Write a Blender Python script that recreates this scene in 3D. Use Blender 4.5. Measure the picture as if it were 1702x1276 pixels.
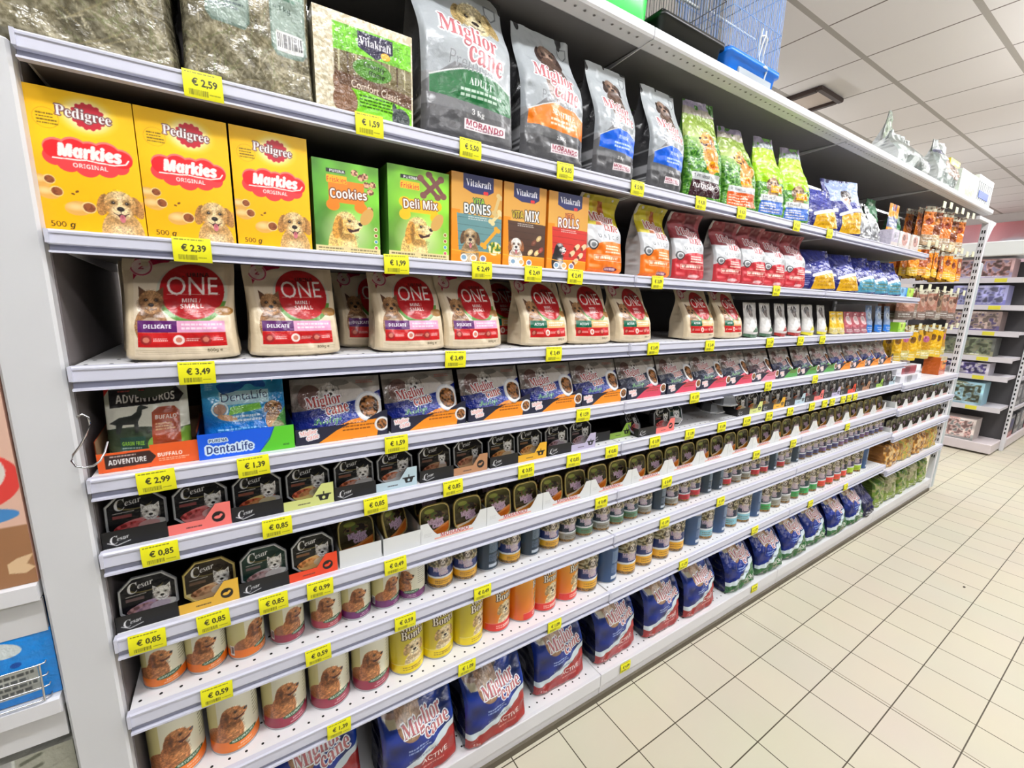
import bpy, math, random
import numpy as np
from mathutils import Matrix, Vector

for _o in list(bpy.data.objects):
    bpy.data.objects.remove(_o)
random.seed(7)
RNG = np.random.default_rng(7)
SC = bpy.context.scene
COL = SC.collection

# ------------------------------------------------------------ camera
cam_d = bpy.data.cameras.new('camera')
cam_d.sensor_fit = 'HORIZONTAL'
cam_d.sensor_width = 36.0
cam_d.lens = 715.186 / 1702 * 36.0
cam_d.clip_start = 0.02
cam = bpy.data.objects.new('camera', cam_d)
COL.objects.link(cam)
cr = (0.843818, -0.535909, 0.0278)
cdn = (-0.078857, -0.175074, -0.981392)
cf = (0.530804, 0.825924, -0.18999)
cam.matrix_world = Matrix(((cr[0], -cdn[0], -cf[0], 0.240733), (cr[1], -cdn[1], -cf[1], -0.984123),
                           (cr[2], -cdn[2], -cf[2], 1.53034), (0, 0, 0, 1)))
SC.camera = cam

# ------------------------------------------------------------ light and exposure
SC.view_settings.view_transform = 'Standard'
SC.view_settings.look = 'None'
SC.view_settings.gamma = 1.0
SC.view_settings.use_curve_mapping = False
SC.view_settings.exposure = -0.95
world = bpy.data.worlds.new('shop_ambience')
SC.world = world
world.use_nodes = True
world.node_tree.nodes['Background'].inputs[0].default_value = (1.0, 0.98, 0.97, 1)
world.node_tree.nodes['Background'].inputs[1].default_value = 0.16


def area_light(x, y, z, sx, sy, watts, col=(0.965, 0.98, 1.0)):
    d = bpy.data.lights.new('tube_and_fill_light', 'AREA')
    d.shape = 'RECTANGLE'
    d.size = sx
    d.size_y = sy
    d.energy = watts
    d.color = col
    o = bpy.data.objects.new('tube_and_fill_light', d)
    o.location = (x, y, z)
    COL.objects.link(o)
    return o


LAMPS = [(0.1, -0.95, 58), (2.5, -0.95, 58), (4.9, -0.9, 50), (7.3, -0.85, 50), (9.7, -0.9, 40), (1.2, -3.2, 75), (4.2, -3.2, 65), (7.2, -3.2, 55),
         (1.5, 2.2, 60), (4.5, 2.2, 60), (7.5, 2.2, 60), (10.0, 2.2, 60)]  # unseen row over the next aisle, added so floor bounce lifts the ceiling
for _x, _y, _w in LAMPS:
    area_light(_x, _y, 3.2, 1.5, 0.16, _w)
    # unseen upward light added below each tube to brighten the ceiling
    area_light(_x, _y, 2.95, 1.5, 0.16, _w * 1.25, (0.96, 0.97, 1.0)).rotation_euler = (math.pi, 0, 0)


# ------------------------------------------------------------ materials
def L(c):
    c = np.asarray(c, dtype=np.float32)
    if c.size and c.max() > 1.001:
        c = c / 255.0
    return np.where(c <= 0.04045, c / 12.92, ((c + 0.055) / 1.055) ** 2.4)


def lin4(c):
    return (*[float(x) for x in L(c)], 1.0)


MATS = {}


def mat(name, col=(200, 200, 200), rough=0.5, metal=0.0, spec=0.5, coat=0.0, bump=0.0, bscale=60.0, attr=False,
        trans=0.0, alpha=1.0, emit=0.0, vary=0.0):
    if name in MATS:
        return MATS[name]
    m = bpy.data.materials.new(name)
    m.use_nodes = True
    nt = m.node_tree
    b = nt.nodes['Principled BSDF']
    b.inputs['Roughness'].default_value = rough
    b.inputs['Metallic'].default_value = metal
    b.inputs['Specular IOR Level'].default_value = spec
    b.inputs['Coat Weight'].default_value = coat
    b.inputs['Transmission Weight'].default_value = trans
    b.inputs['Alpha'].default_value = alpha
    b.inputs['Base Color'].default_value = lin4(col)
    if attr:
        a = nt.nodes.new('ShaderNodeVertexColor')
        a.layer_name = 'Print'
        nt.links.new(a.outputs['Color'], b.inputs['Base Color'])
    elif vary > 0:
        n = nt.nodes.new('ShaderNodeTexNoise')
        n.inputs['Scale'].default_value = 3.0
        n.inputs['Detail'].default_value = 4.0
        tc = nt.nodes.new('ShaderNodeTexCoord')
        nt.links.new(tc.outputs['Object'], n.inputs['Vector'])
        r = nt.nodes.new('ShaderNodeValToRGB')
        c = np.array(lin4(col)[:3])
        r.color_ramp.elements[0].position = 0.3
        r.color_ramp.elements[1].position = 0.7
        r.color_ramp.elements[0].color = (*(c * (1 - vary)), 1)
        r.color_ramp.elements[1].color = (*np.minimum(c * (1 + vary), 1), 1)
        nt.links.new(n.outputs['Fac'], r.inputs['Fac'])
        nt.links.new(r.outputs['Color'], b.inputs['Base Color'])
    if emit > 0:
        b.inputs['Emission Color'].default_value = lin4(col)
        b.inputs['Emission Strength'].default_value = emit
    if bump > 0:
        n = nt.nodes.new('ShaderNodeTexNoise')
        n.inputs['Scale'].default_value = bscale
        n.inputs['Detail'].default_value = 3.0
        tc = nt.nodes.new('ShaderNodeTexCoord')
        nt.links.new(tc.outputs['Object'], n.inputs['Vector'])
        bp = nt.nodes.new('ShaderNodeBump')
        bp.inputs['Strength'].default_value = bump
        bp.inputs['Distance'].default_value = 0.01
        nt.links.new(n.outputs['Fac'], bp.inputs['Height'])
        nt.links.new(bp.outputs['Normal'], b.inputs['Normal'])
    MATS[name] = m
    return m


M_CARD = mat('printed_carton', rough=0.42, attr=True)
M_FILM = mat('printed_film', rough=0.27, attr=True, bump=0.25, bscale=45)
M_GLOSS = mat('glossy_film', rough=0.16, attr=True, bump=0.55, bscale=55)
M_MATTE = mat('matte_film', rough=0.42, attr=True, bump=0.2, bscale=40)
M_FOIL = mat('silver_foil', rough=0.3, metal=0.45, attr=True, bump=0.5, bscale=28)
M_PFOIL = mat('printed_foil', rough=0.24, metal=0.35, attr=True, bump=0.3, bscale=40)
M_TINP = mat('printed_tin', rough=0.25, attr=True)
M_TIN = mat('tin_plate', (190, 190, 192), rough=0.28, metal=0.9)
M_STEEL = mat('white_steel', (226, 226, 230), rough=0.38)
M_DECK = mat('shelf_enamel', (232, 232, 234), rough=0.4)
M_RAIL = mat('rail_plastic', (206, 207, 222), rough=0.3, spec=0.5)
M_RAILD = mat('rail_channel', (150, 152, 170), rough=0.2)  # clear channel band, its recess shade put into the darker grey
M_BACK = mat('back_panel', (78, 74, 75), rough=0.6)  # greyish white sheet, with the shade behind the goods in its colour
M_UNDER = mat('shelf_underside', (120, 112, 112), rough=0.6)  # underside face of the white deck, shade put into its colour
M_HOLE = mat('punched_hole', (12, 12, 12), rough=0.9)
M_TAG = mat('yellow_paper', rough=0.55, attr=True)
M_CHROME = mat('chrome_wire', (205, 205, 210), rough=0.18, metal=1.0)
M_BLACK = mat('black_plastic', (15, 18, 17), rough=0.32, spec=0.35)
M_WHITEP = mat('white_plastic', (232, 236, 236), rough=0.35)

# ------------------------------------------------------------ print artwork drawn on a grid of colour points
_TXT = {}


def style_map(s, st):
    out = ''
    for ch in s:
        o = ord(ch)
        U, l, d = ch.isascii() and ch.isupper(), ch.isascii() and ch.islower(), ch.isascii() and ch.isdigit()
        base = {'serif': (0x1D400, 0x1D41A, 0x1D7CE), 'serifi': (0x1D468, 0x1D482, None), 'script': (0x1D4D0, 0x1D4EA, None),
                'bold': (0x1D5D4, 0x1D5EE, 0x1D7EC), 'boldi': (0x1D63C, 0x1D656, None)}.get(st)
        if base is None:
            out += ch
        elif U:
            out += chr(base[0] + o - 65)
        elif l:
            out += chr(base[1] + o - 97)
        elif d and base[2]:
            out += chr(base[2] + o - 48)
        else:
            out += ch
    return out


def text_edges(s, st):
    k = (s, st)
    if k in _TXT:
        return _TXT[k]
    c = bpy.data.curves.new('lettering', 'FONT')
    c.body = style_map(s, st)
    c.size = 1
    c.resolution_u = 3
    o = bpy.data.objects.new('lettering', c)
    COL.objects.link(o)
    bpy.context.view_layer.update()
    ev = o.evaluated_get(bpy.context.evaluated_depsgraph_get())
    me = ev.to_mesh()
    me.calc_loop_triangles()
    v = np.empty(len(me.vertices) * 3, np.float32)
    me.vertices.foreach_get('co', v)
    v = v.reshape(-1, 3)[:, :2]
    t = np.empty(len(me.loop_triangles) * 3, np.int32)
    me.loop_triangles.foreach_get('vertices', t)
    t = t.reshape(-1, 3)
    e = np.concatenate([v[t[:, [0, 1]]], v[t[:, [1, 2]]], v[t[:, [2, 0]]]])
    ev.to_mesh_clear()
    bpy.data.objects.remove(o)
    bpy.data.curves.remove(c)
    lo, hi = v.min(0), v.max(0)
    _TXT[k] = (e, lo, hi)
    return _TXT[k]


def fill_edges(e, H, W):
    """even-odd fill of edges (n,2,2) in pixel space; y up"""
    x0, y0, x1, y1 = e[:, 0, 0], e[:, 0, 1], e[:, 1, 0], e[:, 1, 1]
    sw = y0 > y1
    x0, x1 = np.where(sw, x1, x0), np.where(sw, x0, x1)
    y0, y1 = np.where(sw, y1, y0), np.where(sw, y0, y1)
    r0 = np.clip(np.ceil(y0 - 0.5), 0, H).astype(int)
    r1 = np.clip(np.ceil(y1 - 0.5), 0, H).astype(int)
    n = np.maximum(r1 - r0, 0)
    if n.sum() == 0:
        return np.zeros((H, W), bool)
    idx = np.repeat(np.arange(len(e)), n)
    off = np.arange(n.sum()) - np.repeat(np.cumsum(n) - n, n)
    r = r0[idx] + off
    tt = (r + 0.5 - y0[idx]) / np.maximum(y1[idx] - y0[idx], 1e-9)
    xc = x0[idx] + tt * (x1[idx] - x0[idx])
    c = np.clip(np.ceil(xc - 0.5), 0, W).astype(int)
    D = np.zeros((H, W + 1), np.int32)
    np.add.at(D, (r, c), 1)
    return (np.cumsum(D, 1)[:, :W] & 1).astype(bool)


def dilate(m, k):
    out = m.copy()
    k = int(k)
    for _ in range(k):
        p = out.copy()
        p[1:] |= out[:-1]
        p[:-1] |= out[1:]
        p[:, 1:] |= out[:, :-1]
        p[:, :-1] |= out[:, 1:]
        out = p
    return out


def vnoise(H, W, cell, seed=0):
    r = np.random.default_rng(seed)
    gh, gw = int(H / cell) + 3, int(W / cell) + 3
    g = r.random((gh, gw), dtype=np.float32)
    y = np.arange(H) / cell
    x = np.arange(W) / cell
    yi, xi = y.astype(int), x.astype(int)
    fy, fx = (y - yi)[:, None], (x - xi)[None]
    fy, fx = fy * fy * (3 - 2 * fy), fx * fx * (3 - 2 * fx)
    a = g[yi][:, xi] * (1 - fx) + g[yi][:, xi + 1] * fx
    b = g[yi + 1][:, xi] * (1 - fx) + g[yi + 1][:, xi + 1] * fx
    return a * (1 - fy) + b * fy


class Art:
    """x runs 0..1 across, y 0..1 up; sizes are in widths"""

    def __init__(s, w, h, bg, ppm=900, ss=2):
        s.w, s.h = w, h
        s.nu, s.nv, s.ss = max(6, int(w * ppm)), max(6, int(h * ppm)), ss
        s.W, s.H = s.nu * ss, s.nv * ss
        s.a = np.empty((s.H, s.W, 3), np.float32)
        s.a[:] = np.asarray(bg, np.float32) / 255.0
        s.keep = np.ones((s.H, s.W), bool)
        s.yy, s.xx = np.mgrid[0:s.H, 0:s.W].astype(np.float32)
        s.xx = (s.xx + 0.5) / s.W
        s.yy = (s.yy + 0.5) / s.H
        s.asp = h / w

    def put(s, m, c, al=1.0):
        c = np.asarray(c, np.float32) / 255.0
        if al >= 1:
            s.a[m] = c
        else:
            s.a[m] = s.a[m] * (1 - al) + c * al

    def rect(s, x0, y0, x1, y1, c, al=1.0):
        s.put((s.xx >= x0) & (s.xx <= x1) & (s.yy >= y0) & (s.yy <= y1), c, al)

    def m_ell(s, cx, cy, rx, ry, rot=0):
        dx, dy = s.xx - cx, (s.yy - cy) * s.asp
        if rot:
            cs, sn = math.cos(math.radians(rot)), math.sin(math.radians(rot))
            dx, dy = dx * cs + dy * sn, dy * cs - dx * sn
        return (dx / rx) ** 2 + (dy / ry) ** 2 <= 1

    def ell(s, cx, cy, rx, ry, c, rot=0, al=1.0):
        s.put(s.m_ell(cx, cy, rx, ry, rot), c, al)

    def glow(s, cx, cy, rx, ry, c, al=1.0):
        d = np.sqrt(((s.xx - cx) / rx) ** 2 + ((s.yy - cy) * s.asp / ry) ** 2)
        k = (np.clip(1 - d, 0, 1) ** 0.8 * al)[..., None]
        s.a = s.a * (1 - k) + np.asarray(c, np.float32) / 255 * k

    def soft(s, cx, cy, rx, ry, c, al=1.0, p=1.0):
        d2 = ((s.xx - cx) / rx) ** 2 + ((s.yy - cy) * s.asp / ry) ** 2
        k = (np.clip(1 - d2, 0, 1) ** p * al)[..., None]
        s.a = s.a * (1 - k) + np.asarray(c, np.float32) / 255 * k

    def m_poly(s, pts):
        p = np.array(pts, np.float32) * [s.W, s.H]
        e = np.stack([p, np.roll(p, -1, 0)], 1)
        return fill_edges(e, s.H, s.W)

    def poly(s, pts, c, al=1.0):
        s.put(s.m_poly(pts), c, al)

    def line(s, pts, wd, c, al=1.0):
        m = np.zeros((s.H, s.W), bool)
        for (ax, ay), (bx, by) in zip(pts[:-1], pts[1:]):
            dx, dy = bx - ax, (by - ay) * s.asp
            px, py = s.xx - ax, (s.yy - ay) * s.asp
            t = np.clip((px * dx + py * dy) / max(dx * dx + dy * dy, 1e-9), 0, 1)
            m |= (px - t * dx) ** 2 + (py - t * dy) ** 2 <= (wd / 2) ** 2
        s.put(m, c, al)

    def ring(s, cx, cy, r, wd, c, al=1.0):
        s.put(s.m_ell(cx, cy, r, r) & ~s.m_ell(cx, cy, r - wd, r - wd), c, al)

    def grad(s, x0, y0, x1, y1, c0, c1, ang=90):
        m = (s.xx >= x0) & (s.xx <= x1) & (s.yy >= y0) & (s.yy <= y1)
        ca, sa = math.cos(math.radians(ang)), math.sin(math.radians(ang))
        t = ((s.xx - x0) / max(x1 - x0, 1e-6) * ca + (s.yy - y0) / max(y1 - y0, 1e-6) * sa)
        t = np.clip(t, 0, 1)[..., None]
        g = np.asarray(c0, np.float32) / 255 * (1 - t) + np.asarray(c1, np.float32) / 255 * t
        s.a[m] = g[m]

    def speck(s, m, cols, cell, seed=1, thr=(0.33, 0.66)):
        """mottle a mask with two or three colours (kibble, fur, hay)"""
        n = vnoise(s.H, s.W, max(cell * s.W, 1.2), seed)
        q = np.digitize(n, np.quantile(n[m], thr[:len(cols) - 1])) if m.any() else n
        for i, c in enumerate(cols):
            s.put(m & (q == i), c)

    def fur(s, m, amt, cell=0.012, seed=3):
        n = vnoise(s.H, s.W, max(cell * s.W, 1.2), seed) - 0.5
        n2 = vnoise(s.H, s.W, max(cell * 3 * s.W, 2), seed + 9) - 0.5
        k = 1 + (n + n2 * 0.7) * amt
        s.a[m] = np.clip(s.a[m] * k[m][:, None], 0, 1)

    def text(s, t, cx, cy, w, c, rot=0, st='', out=None, ow=0.006, sy=1.0, al=1.0, h=None, shear=0.0, arc=0.0):
        e, lo, hi = text_edges(t, st)
        sz = hi - lo
        p = (e - (lo + hi) / 2) / sz[0]
        if h is not None:
            p[..., 1] *= h / (sz[1] / sz[0])
        else:
            p[..., 1] *= sy
        if w:
            p = p * w
        if shear:
            p[..., 0] += p[..., 1] * shear
        if arc:
            p[..., 1] += -arc * (p[..., 0] / (w / 2)) ** 2
        if rot:
            cs, sn = math.cos(math.radians(rot)), math.sin(math.radians(rot))
            p = np.stack([p[..., 0] * cs - p[..., 1] * sn, p[..., 0] * sn + p[..., 1] * cs], -1)
        q = np.stack([(p[..., 0] + cx) * s.W, (p[..., 1] + cy * s.asp) * s.W], -1)
        m = fill_edges(q, s.H, s.W)
        if out is not None:
            s.put(dilate(m, max(1, round(ow * s.W))), out, al)
        s.put(m, c, al)

    def lines(s, x0, y0, x1, y1, n, c, al=0.8, seed=0, fill=0.5):
        """small print set as grey bars broken like words"""
        r = np.random.default_rng(seed)
        for i in range(n):
            yb = y1 - (i + 0.75) * (y1 - y0) / n
            yt = yb + (y1 - y0) / n * fill
            x = x0
            xe = x1 - (x1 - x0) * 0.25 * r.random()
            while x < xe:
                wd = (x1 - x0) * (0.04 + 0.1 * r.random())
                s.rect(x, yb, min(x + wd, xe), yt, c, al)
                x += wd + (x1 - x0) * 0.022

    def barcode(s, x0, y0, x1, y1, seed=0):
        s.rect(x0, y0, x1, y1, (240, 240, 238))
        r = np.random.default_rng(seed)
        x = x0 + (x1 - x0) * 0.06
        while x < x1 - (x1 - x0) * 0.06:
            wd = (x1 - x0) * (0.012 + 0.03 * r.random())
            s.rect(x, y0 + (y1 - y0) * 0.2, x + wd, y1 - (y1 - y0) * 0.1, (35, 35, 40))
            x += wd * 2.1

    def colors(s):
        k = s.ss
        a = s.a.reshape(s.nv, k, s.nu, k, 3).mean((1, 3))
        return L(np.clip(a, 0, 1)), s.keep.reshape(s.nv, k, s.nu, k).mean((1, 3)) > 0.5


# ------------------------------------------------------------ printed animals
def shade(c, k):
    return tuple(max(0, min(255, int(x * k))) for x in c)


def dog_front(A, cx, cy, s, coat, dark, light, ear='flop', tongue=True, body=True, eye=(34, 24, 18), nose=(30, 22, 22)):
    before = A.a.copy()
    k = 1 / A.asp
    Y = lambda v: cy + v * s * k
    if body:
        A.ell(cx, Y(-0.95), 0.56 * s, 0.8 * s, coat)
        A.soft(cx, Y(-1.0), 0.4 * s, 0.75 * s, light, 0.9)
        A.soft(cx, Y(-0.5), 0.5 * s, 0.2 * s, shade(dark, 0.8), 0.7)
    if ear == 'flop':
        for sg in (-1, 1):
            A.ell(cx + sg * 0.44 * s, Y(-0.02), 0.15 * s, 0.36 * s, dark, sg * 14)
            A.soft(cx + sg * 0.38 * s, Y(0.02), 0.12 * s, 0.34 * s, shade(dark, 0.62), 0.8)
    elif ear == 'prick':
        for sg in (-1, 1):
            A.poly([(cx + sg * 0.44 * s, Y(0.1)), (cx + sg * 0.42 * s, Y(0.6)), (cx + sg * 0.1 * s, Y(0.34))], coat)
            A.poly([(cx + sg * 0.38 * s, Y(0.22)), (cx + sg * 0.38 * s, Y(0.5)), (cx + sg * 0.2 * s, Y(0.36))], shade(dark, 0.85))
    A.ell(cx, Y(0.06), 0.41 * s, 0.4 * s, coat)
    A.ell(cx, Y(-0.12), 0.36 * s, 0.33 * s, coat)
    A.soft(cx, Y(0.32), 0.3 * s, 0.2 * s, light, 0.7)
    for sg in (-1, 1):
        A.soft(cx + sg * 0.34 * s, Y(-0.1), 0.16 * s, 0.3 * s, dark, 0.7)
        A.soft(cx + sg * 0.175 * s, Y(0.08), 0.13 * s, 0.11 * s, shade(dark, 0.55), 0.8)
    A.soft(cx, Y(-0.2), 0.3 * s, 0.27 * s, light, 1.0, 0.6)
    A.soft(cx, Y(0.12), 0.09 * s, 0.26 * s, light, 0.8)
    A.fur(A.m_ell(cx, Y(-0.4), 0.75 * s, 1.25 * s) & (np.abs(A.a - before).max(-1) > 0.02), 0.5, 0.016 * max(s, 0.25))
    for sg in (-1, 1):
        A.ell(cx + sg * 0.175 * s, Y(0.075), 0.05 * s, 0.044 * s, eye)
        A.ell(cx + sg * 0.165 * s, Y(0.09), 0.013 * s, 0.013 * s, (190, 186, 180))
    A.ell(cx, Y(-0.11), 0.1 * s, 0.075 * s, nose)
    A.soft(cx + 0.0 * s, Y(-0.09), 0.05 * s, 0.03 * s, (110, 104, 104), 0.6)
    A.line([(cx, Y(-0.16)), (cx, Y(-0.27))], 0.018 * s, (60, 42, 38))
    A.line([(cx - 0.19 * s, Y(-0.25)), (cx - 0.08 * s, Y(-0.31)), (cx, Y(-0.27)), (cx + 0.08 * s, Y(-0.31)), (cx + 0.19 * s, Y(-0.25))], 0.026 * s, (64, 40, 36))
    if tongue:
        A.poly([(cx - 0.11 * s, Y(-0.3)), (cx + 0.13 * s, Y(-0.3)), (cx + 0.08 * s, Y(-0.4)), (cx - 0.06 * s, Y(-0.4))], (74, 36, 36))
        A.ell(cx + 0.02 * s, Y(-0.42), 0.075 * s, 0.13 * s, (206, 116, 126))
        A.soft(cx + 0.02 * s, Y(-0.36), 0.05 * s, 0.08 * s, (150, 70, 80), 0.7)


def dog_side(A, cx, cy, s, coat, dark, light, face=1, tongue=False, body=True):
    """head turned and lifted towards one side, mouth a little open"""
    before = A.a.copy()
    k = 1 / A.asp
    f = face
    Y = lambda v: cy + v * s * k
    if body:
        A.ell(cx - 0.12 * f * s, Y(-0.8), 0.48 * s, 0.75 * s, coat)
        A.soft(cx + 0.1 * f * s, Y(-0.85), 0.34 * s, 0.6 * s, light, 0.9)
        A.soft(cx + 0.02 * f * s, Y(-0.42), 0.42 * s, 0.18 * s, shade(dark, 0.7), 0.8)
    A.ell(cx, Y(0.03), 0.37 * s, 0.36 * s, coat)
    A.ell(cx + 0.28 * f * s, Y(-0.03), 0.28 * s, 0.19 * s, light, 6 * f)
    A.soft(cx + 0.02 * f * s, Y(0.26), 0.3 * s, 0.16 * s, light, 0.8)
    A.soft(cx + 0.06 * f * s, Y(-0.16), 0.26 * s, 0.16 * s, dark, 0.6)
    A.ell(cx - 0.27 * f * s, Y(-0.14), 0.16 * s, 0.38 * s, dark, -12 * f)
    A.soft(cx - 0.18 * f * s, Y(-0.12), 0.09 * s, 0.36 * s, shade(dark, 0.6), 0.8)
    A.soft(cx + 0.12 * f * s, Y(0.1), 0.12 * s, 0.1 * s, shade(dark, 0.6), 0.7)
    A.fur(A.m_ell(cx, Y(-0.35), 0.75 * s, 1.15 * s) & (np.abs(A.a - before).max(-1) > 0.02), 0.5, 0.016 * max(s, 0.25))
    A.ell(cx + 0.12 * f * s, Y(0.1), 0.045 * s, 0.042 * s, (34, 22, 18))
    A.ell(cx + 0.13 * f * s, Y(0.115), 0.012 * s, 0.012 * s, (190, 186, 180))
    A.ell(cx + 0.49 * f * s, Y(0.03), 0.075 * s, 0.06 * s, (28, 20, 20))
    A.poly([(cx + 0.02 * f * s, Y(-0.14)), (cx + 0.24 * f * s, Y(-0.19)), (cx + 0.46 * f * s, Y(-0.1)), (cx + 0.4 * f * s, Y(-0.25)), (cx + 0.2 * f * s, Y(-0.31)), (cx + 0.08 * f * s, Y(-0.25))], (60, 28, 28))
    A.line([(cx + 0.2 * f * s, Y(-0.29)), (cx + 0.42 * f * s, Y(-0.23))], 0.05 * s, light)
    if tongue:
        A.ell(cx + 0.28 * f * s, Y(-0.24), 0.09 * s, 0.05 * s, (206, 116, 126))


def bowl(A, cx, cy, r, seed=5):
    A.ell(cx, cy, r, r, (206, 208, 212))
    A.ell(cx, cy, r * 0.9, r * 0.9, (240, 240, 240))
    m = A.m_ell(cx, cy, r * 0.7, r * 0.72)
    A.speck(m, [(62, 40, 24), (132, 86, 48), (170, 112, 62)], r * 0.16, seed)


def miglior(A, cx, cy, w, rot=6, c1=(190, 70, 60), c2=(30, 30, 70), out=(245, 244, 244)):
    k = 1 / A.asp
    cs, sn = math.cos(math.radians(rot)), math.sin(math.radians(rot))

    def P(x, y):
        return cx + (x * cs - y * sn) * w, cy + (x * sn + y * cs) * w * k
    for c, o, g in ((c2, out, 0.02 * w + 0.002), (c1, None, 0)):
        x, y = P(-0.07, 0.11)
        A.text('Miglior', x, y, w * (0.82 if o else 0.81), c, rot, 'serif', o, g, 1.42 if o else 1.34)
        x, y = P(0.19, -0.115)
        A.text('cane', x, y, w * (0.54 if o else 0.53), c, rot, 'serif', o, g, 1.4 if o else 1.32)


# ------------------------------------------------------------ geometry helpers
class MB:
    """collects quads and polygons of several materials into one mesh"""

    def __init__(s):
        s.v, s.f, s.m, s.sm = [], [], [], []

    def add(s, vs, fs, mi=0, smooth=False):
        o = len(s.v)
        s.v += [tuple(map(float, p)) for p in vs]
        for f in fs:
            s.f.append([o + i for i in f])
            s.m.append(mi)
            s.sm.append(smooth)

    def box(s, x0, y0, z0, x1, y1, z1, mi=0):
        v = [(x0, y0, z0), (x1, y0, z0), (x1, y1, z0), (x0, y1, z0), (x0, y0, z1), (x1, y0, z1), (x1, y1, z1), (x0, y1, z1)]
        s.add(v, [(0, 3, 2, 1), (4, 5, 6, 7), (0, 1, 5, 4), (1, 2, 6, 5), (2, 3, 7, 6), (3, 0, 4, 7)], mi)

    def cbox(s, x0, y0, z0, x1, y1, z1, c=0.002, mi=0):
        """box with chamfered upright and top edges"""
        def ring(z, i):
            return [(x0 + i + c, y0 + i, z), (x1 - i - c, y0 + i, z), (x1 - i, y0 + i + c, z), (x1 - i, y1 - i - c, z),
                    (x1 - i - c, y1 - i, z), (x0 + i + c, y1 - i, z), (x0 + i, y1 - i - c, z), (x0 + i, y0 + i + c, z)]
        R = [ring(z0, c), ring(z0 + c, 0), ring(z1 - c, 0), ring(z1, c)]
        s.loft(R, mi, True)

    def loft(s, rings, mi=0, caps=True, smooth=False, close=True):
        n = len(rings[0])
        v = [p for r in rings for p in r]
        f = []
        for i in range(len(rings) - 1):
            for j in range(n if close else n - 1):
                a, b = i * n + j, i * n + (j + 1) % n
                f.append((a, b, b + n, a + n))
        s.add(v, f, mi, smooth)
        if caps:
            s.add(rings[0], [tuple(range(n))[::-1]], mi)
            s.add(rings[-1], [tuple(range(n))], mi)

    def tube(s, pts, r, n=6, mi=0):
        pts = [Vector(p) for p in pts]
        R = []
        up = Vector((0, 0, 1))
        for i, p in enumerate(pts):
            d = (pts[min(i + 1, len(pts) - 1)] - pts[max(i - 1, 0)]).normalized()
            a = d.cross(up if abs(d.z) < 0.95 else Vector((1, 0, 0))).normalized()
            b = d.cross(a)
            R.append([tuple(p + (a * math.cos(t) + b * math.sin(t)) * r) for t in (2 * math.pi * q / n for q in range(n))])
        s.loft(R, mi, True, True)

    def sweep(s, prof, x0, x1, mi=0, mis=None, closed=True):
        """profile of (y,z) points pushed along x"""
        n = len(prof)
        a = [(x0, y, z) for y, z in prof]
        b = [(x1, y, z) for y, z in prof]
        for j in range(n if closed else n - 1):
            k = (j + 1) % n
            s.add([a[j], a[k], b[k], b[j]], [(0, 3, 2, 1)], mis[j] if mis else mi)
        if closed:
            s.add(a, [tuple(range(n))], mi)
            s.add(b, [tuple(range(n))[::-1]], mi)

    def mesh(s, name, mats):
        me = bpy.data.meshes.new(name)
        me.from_pydata(s.v, [], s.f)
        for m in mats:
            me.materials.append(m)
        me.polygons.foreach_set('material_index', np.array(s.m, np.int32))
        me.polygons.foreach_set('use_smooth', np.array(s.sm, bool))
        me.update()
        return me

    def obj(s, name, mats, parent=None, link=True):
        o = bpy.data.objects.new(name, s.mesh(name, mats if isinstance(mats, (list, tuple)) else [mats]))
        if link:
            COL.objects.link(o)
        if parent:
            o.parent = parent
        return o


def grid_obj(name, pieces, mats, parent=None, smooth=True):
    """pieces: (P (nv,nu,3), C (nv,nu,3) or one colour, keep or None, material index)"""
    V, C, F, MI = [], [], [], []
    o = 0
    for pc in pieces:
        P, c = pc[0], pc[1]
        keep = pc[2] if len(pc) > 2 else None
        mi = pc[3] if len(pc) > 3 else 0
        nv, nu = P.shape[:2]
        V.append(P.reshape(-1, 3).astype(np.float32))
        if isinstance(c, tuple):
            cc = np.empty((nv * nu, 3), np.float32)
            cc[:] = L(c)
        else:
            cc = c.reshape(-1, 3)
        C.append(cc)
        idx = np.arange(nv * nu).reshape(nv, nu) + o
        q = np.stack([idx[:-1, :-1], idx[:-1, 1:], idx[1:, 1:], idx[1:, :-1]], -1)
        if keep is not None:
            q = q[keep[:-1, :-1] & keep[1:, 1:] & keep[:-1, 1:] & keep[1:, :-1]]
        q = q.reshape(-1, 4)
        F.append(q)
        MI.append(np.full(len(q), mi, np.int32))
        o += nv * nu
    V, C, F, MI = np.concatenate(V), np.concatenate(C), np.concatenate(F), np.concatenate(MI)
    me = bpy.data.meshes.new(name)
    me.vertices.add(len(V))
    me.vertices.foreach_set('co', V.ravel())
    me.loops.add(F.size)
    me.loops.foreach_set('vertex_index', F.ravel().astype(np.int32))
    me.polygons.add(len(F))
    me.polygons.foreach_set('loop_start', np.arange(0, F.size, 4, dtype=np.int32))
    me.polygons.foreach_set('loop_total', np.full(len(F), 4, np.int32))
    me.polygons.foreach_set('material_index', MI)
    me.polygons.foreach_set('use_smooth', np.full(len(F), smooth, bool))
    at = me.color_attributes.new('Print', 'FLOAT_COLOR', 'POINT')
    at.data.foreach_set('color', np.concatenate([C, np.ones((len(C), 1), np.float32)], 1).ravel())
    me.update(calc_edges=True)
    for m in (mats if isinstance(mats, (list, tuple)) else [mats]):
        me.materials.append(m)
    ob = bpy.data.objects.new(name, me)
    COL.objects.link(ob)
    if parent:
        ob.parent = parent
    return ob


def quad(p00, p10, p11, p01, nu=2, nv=2):
    u = np.linspace(0, 1, nu)[None, :, None]
    v = np.linspace(0, 1, nv)[:, None, None]
    p00, p10, p11, p01 = (np.array(p, np.float32) for p in (p00, p10, p11, p01))
    return (p00 * (1 - u) + p10 * u) * (1 - v) + (p01 * (1 - u) + p11 * u) * v


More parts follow.
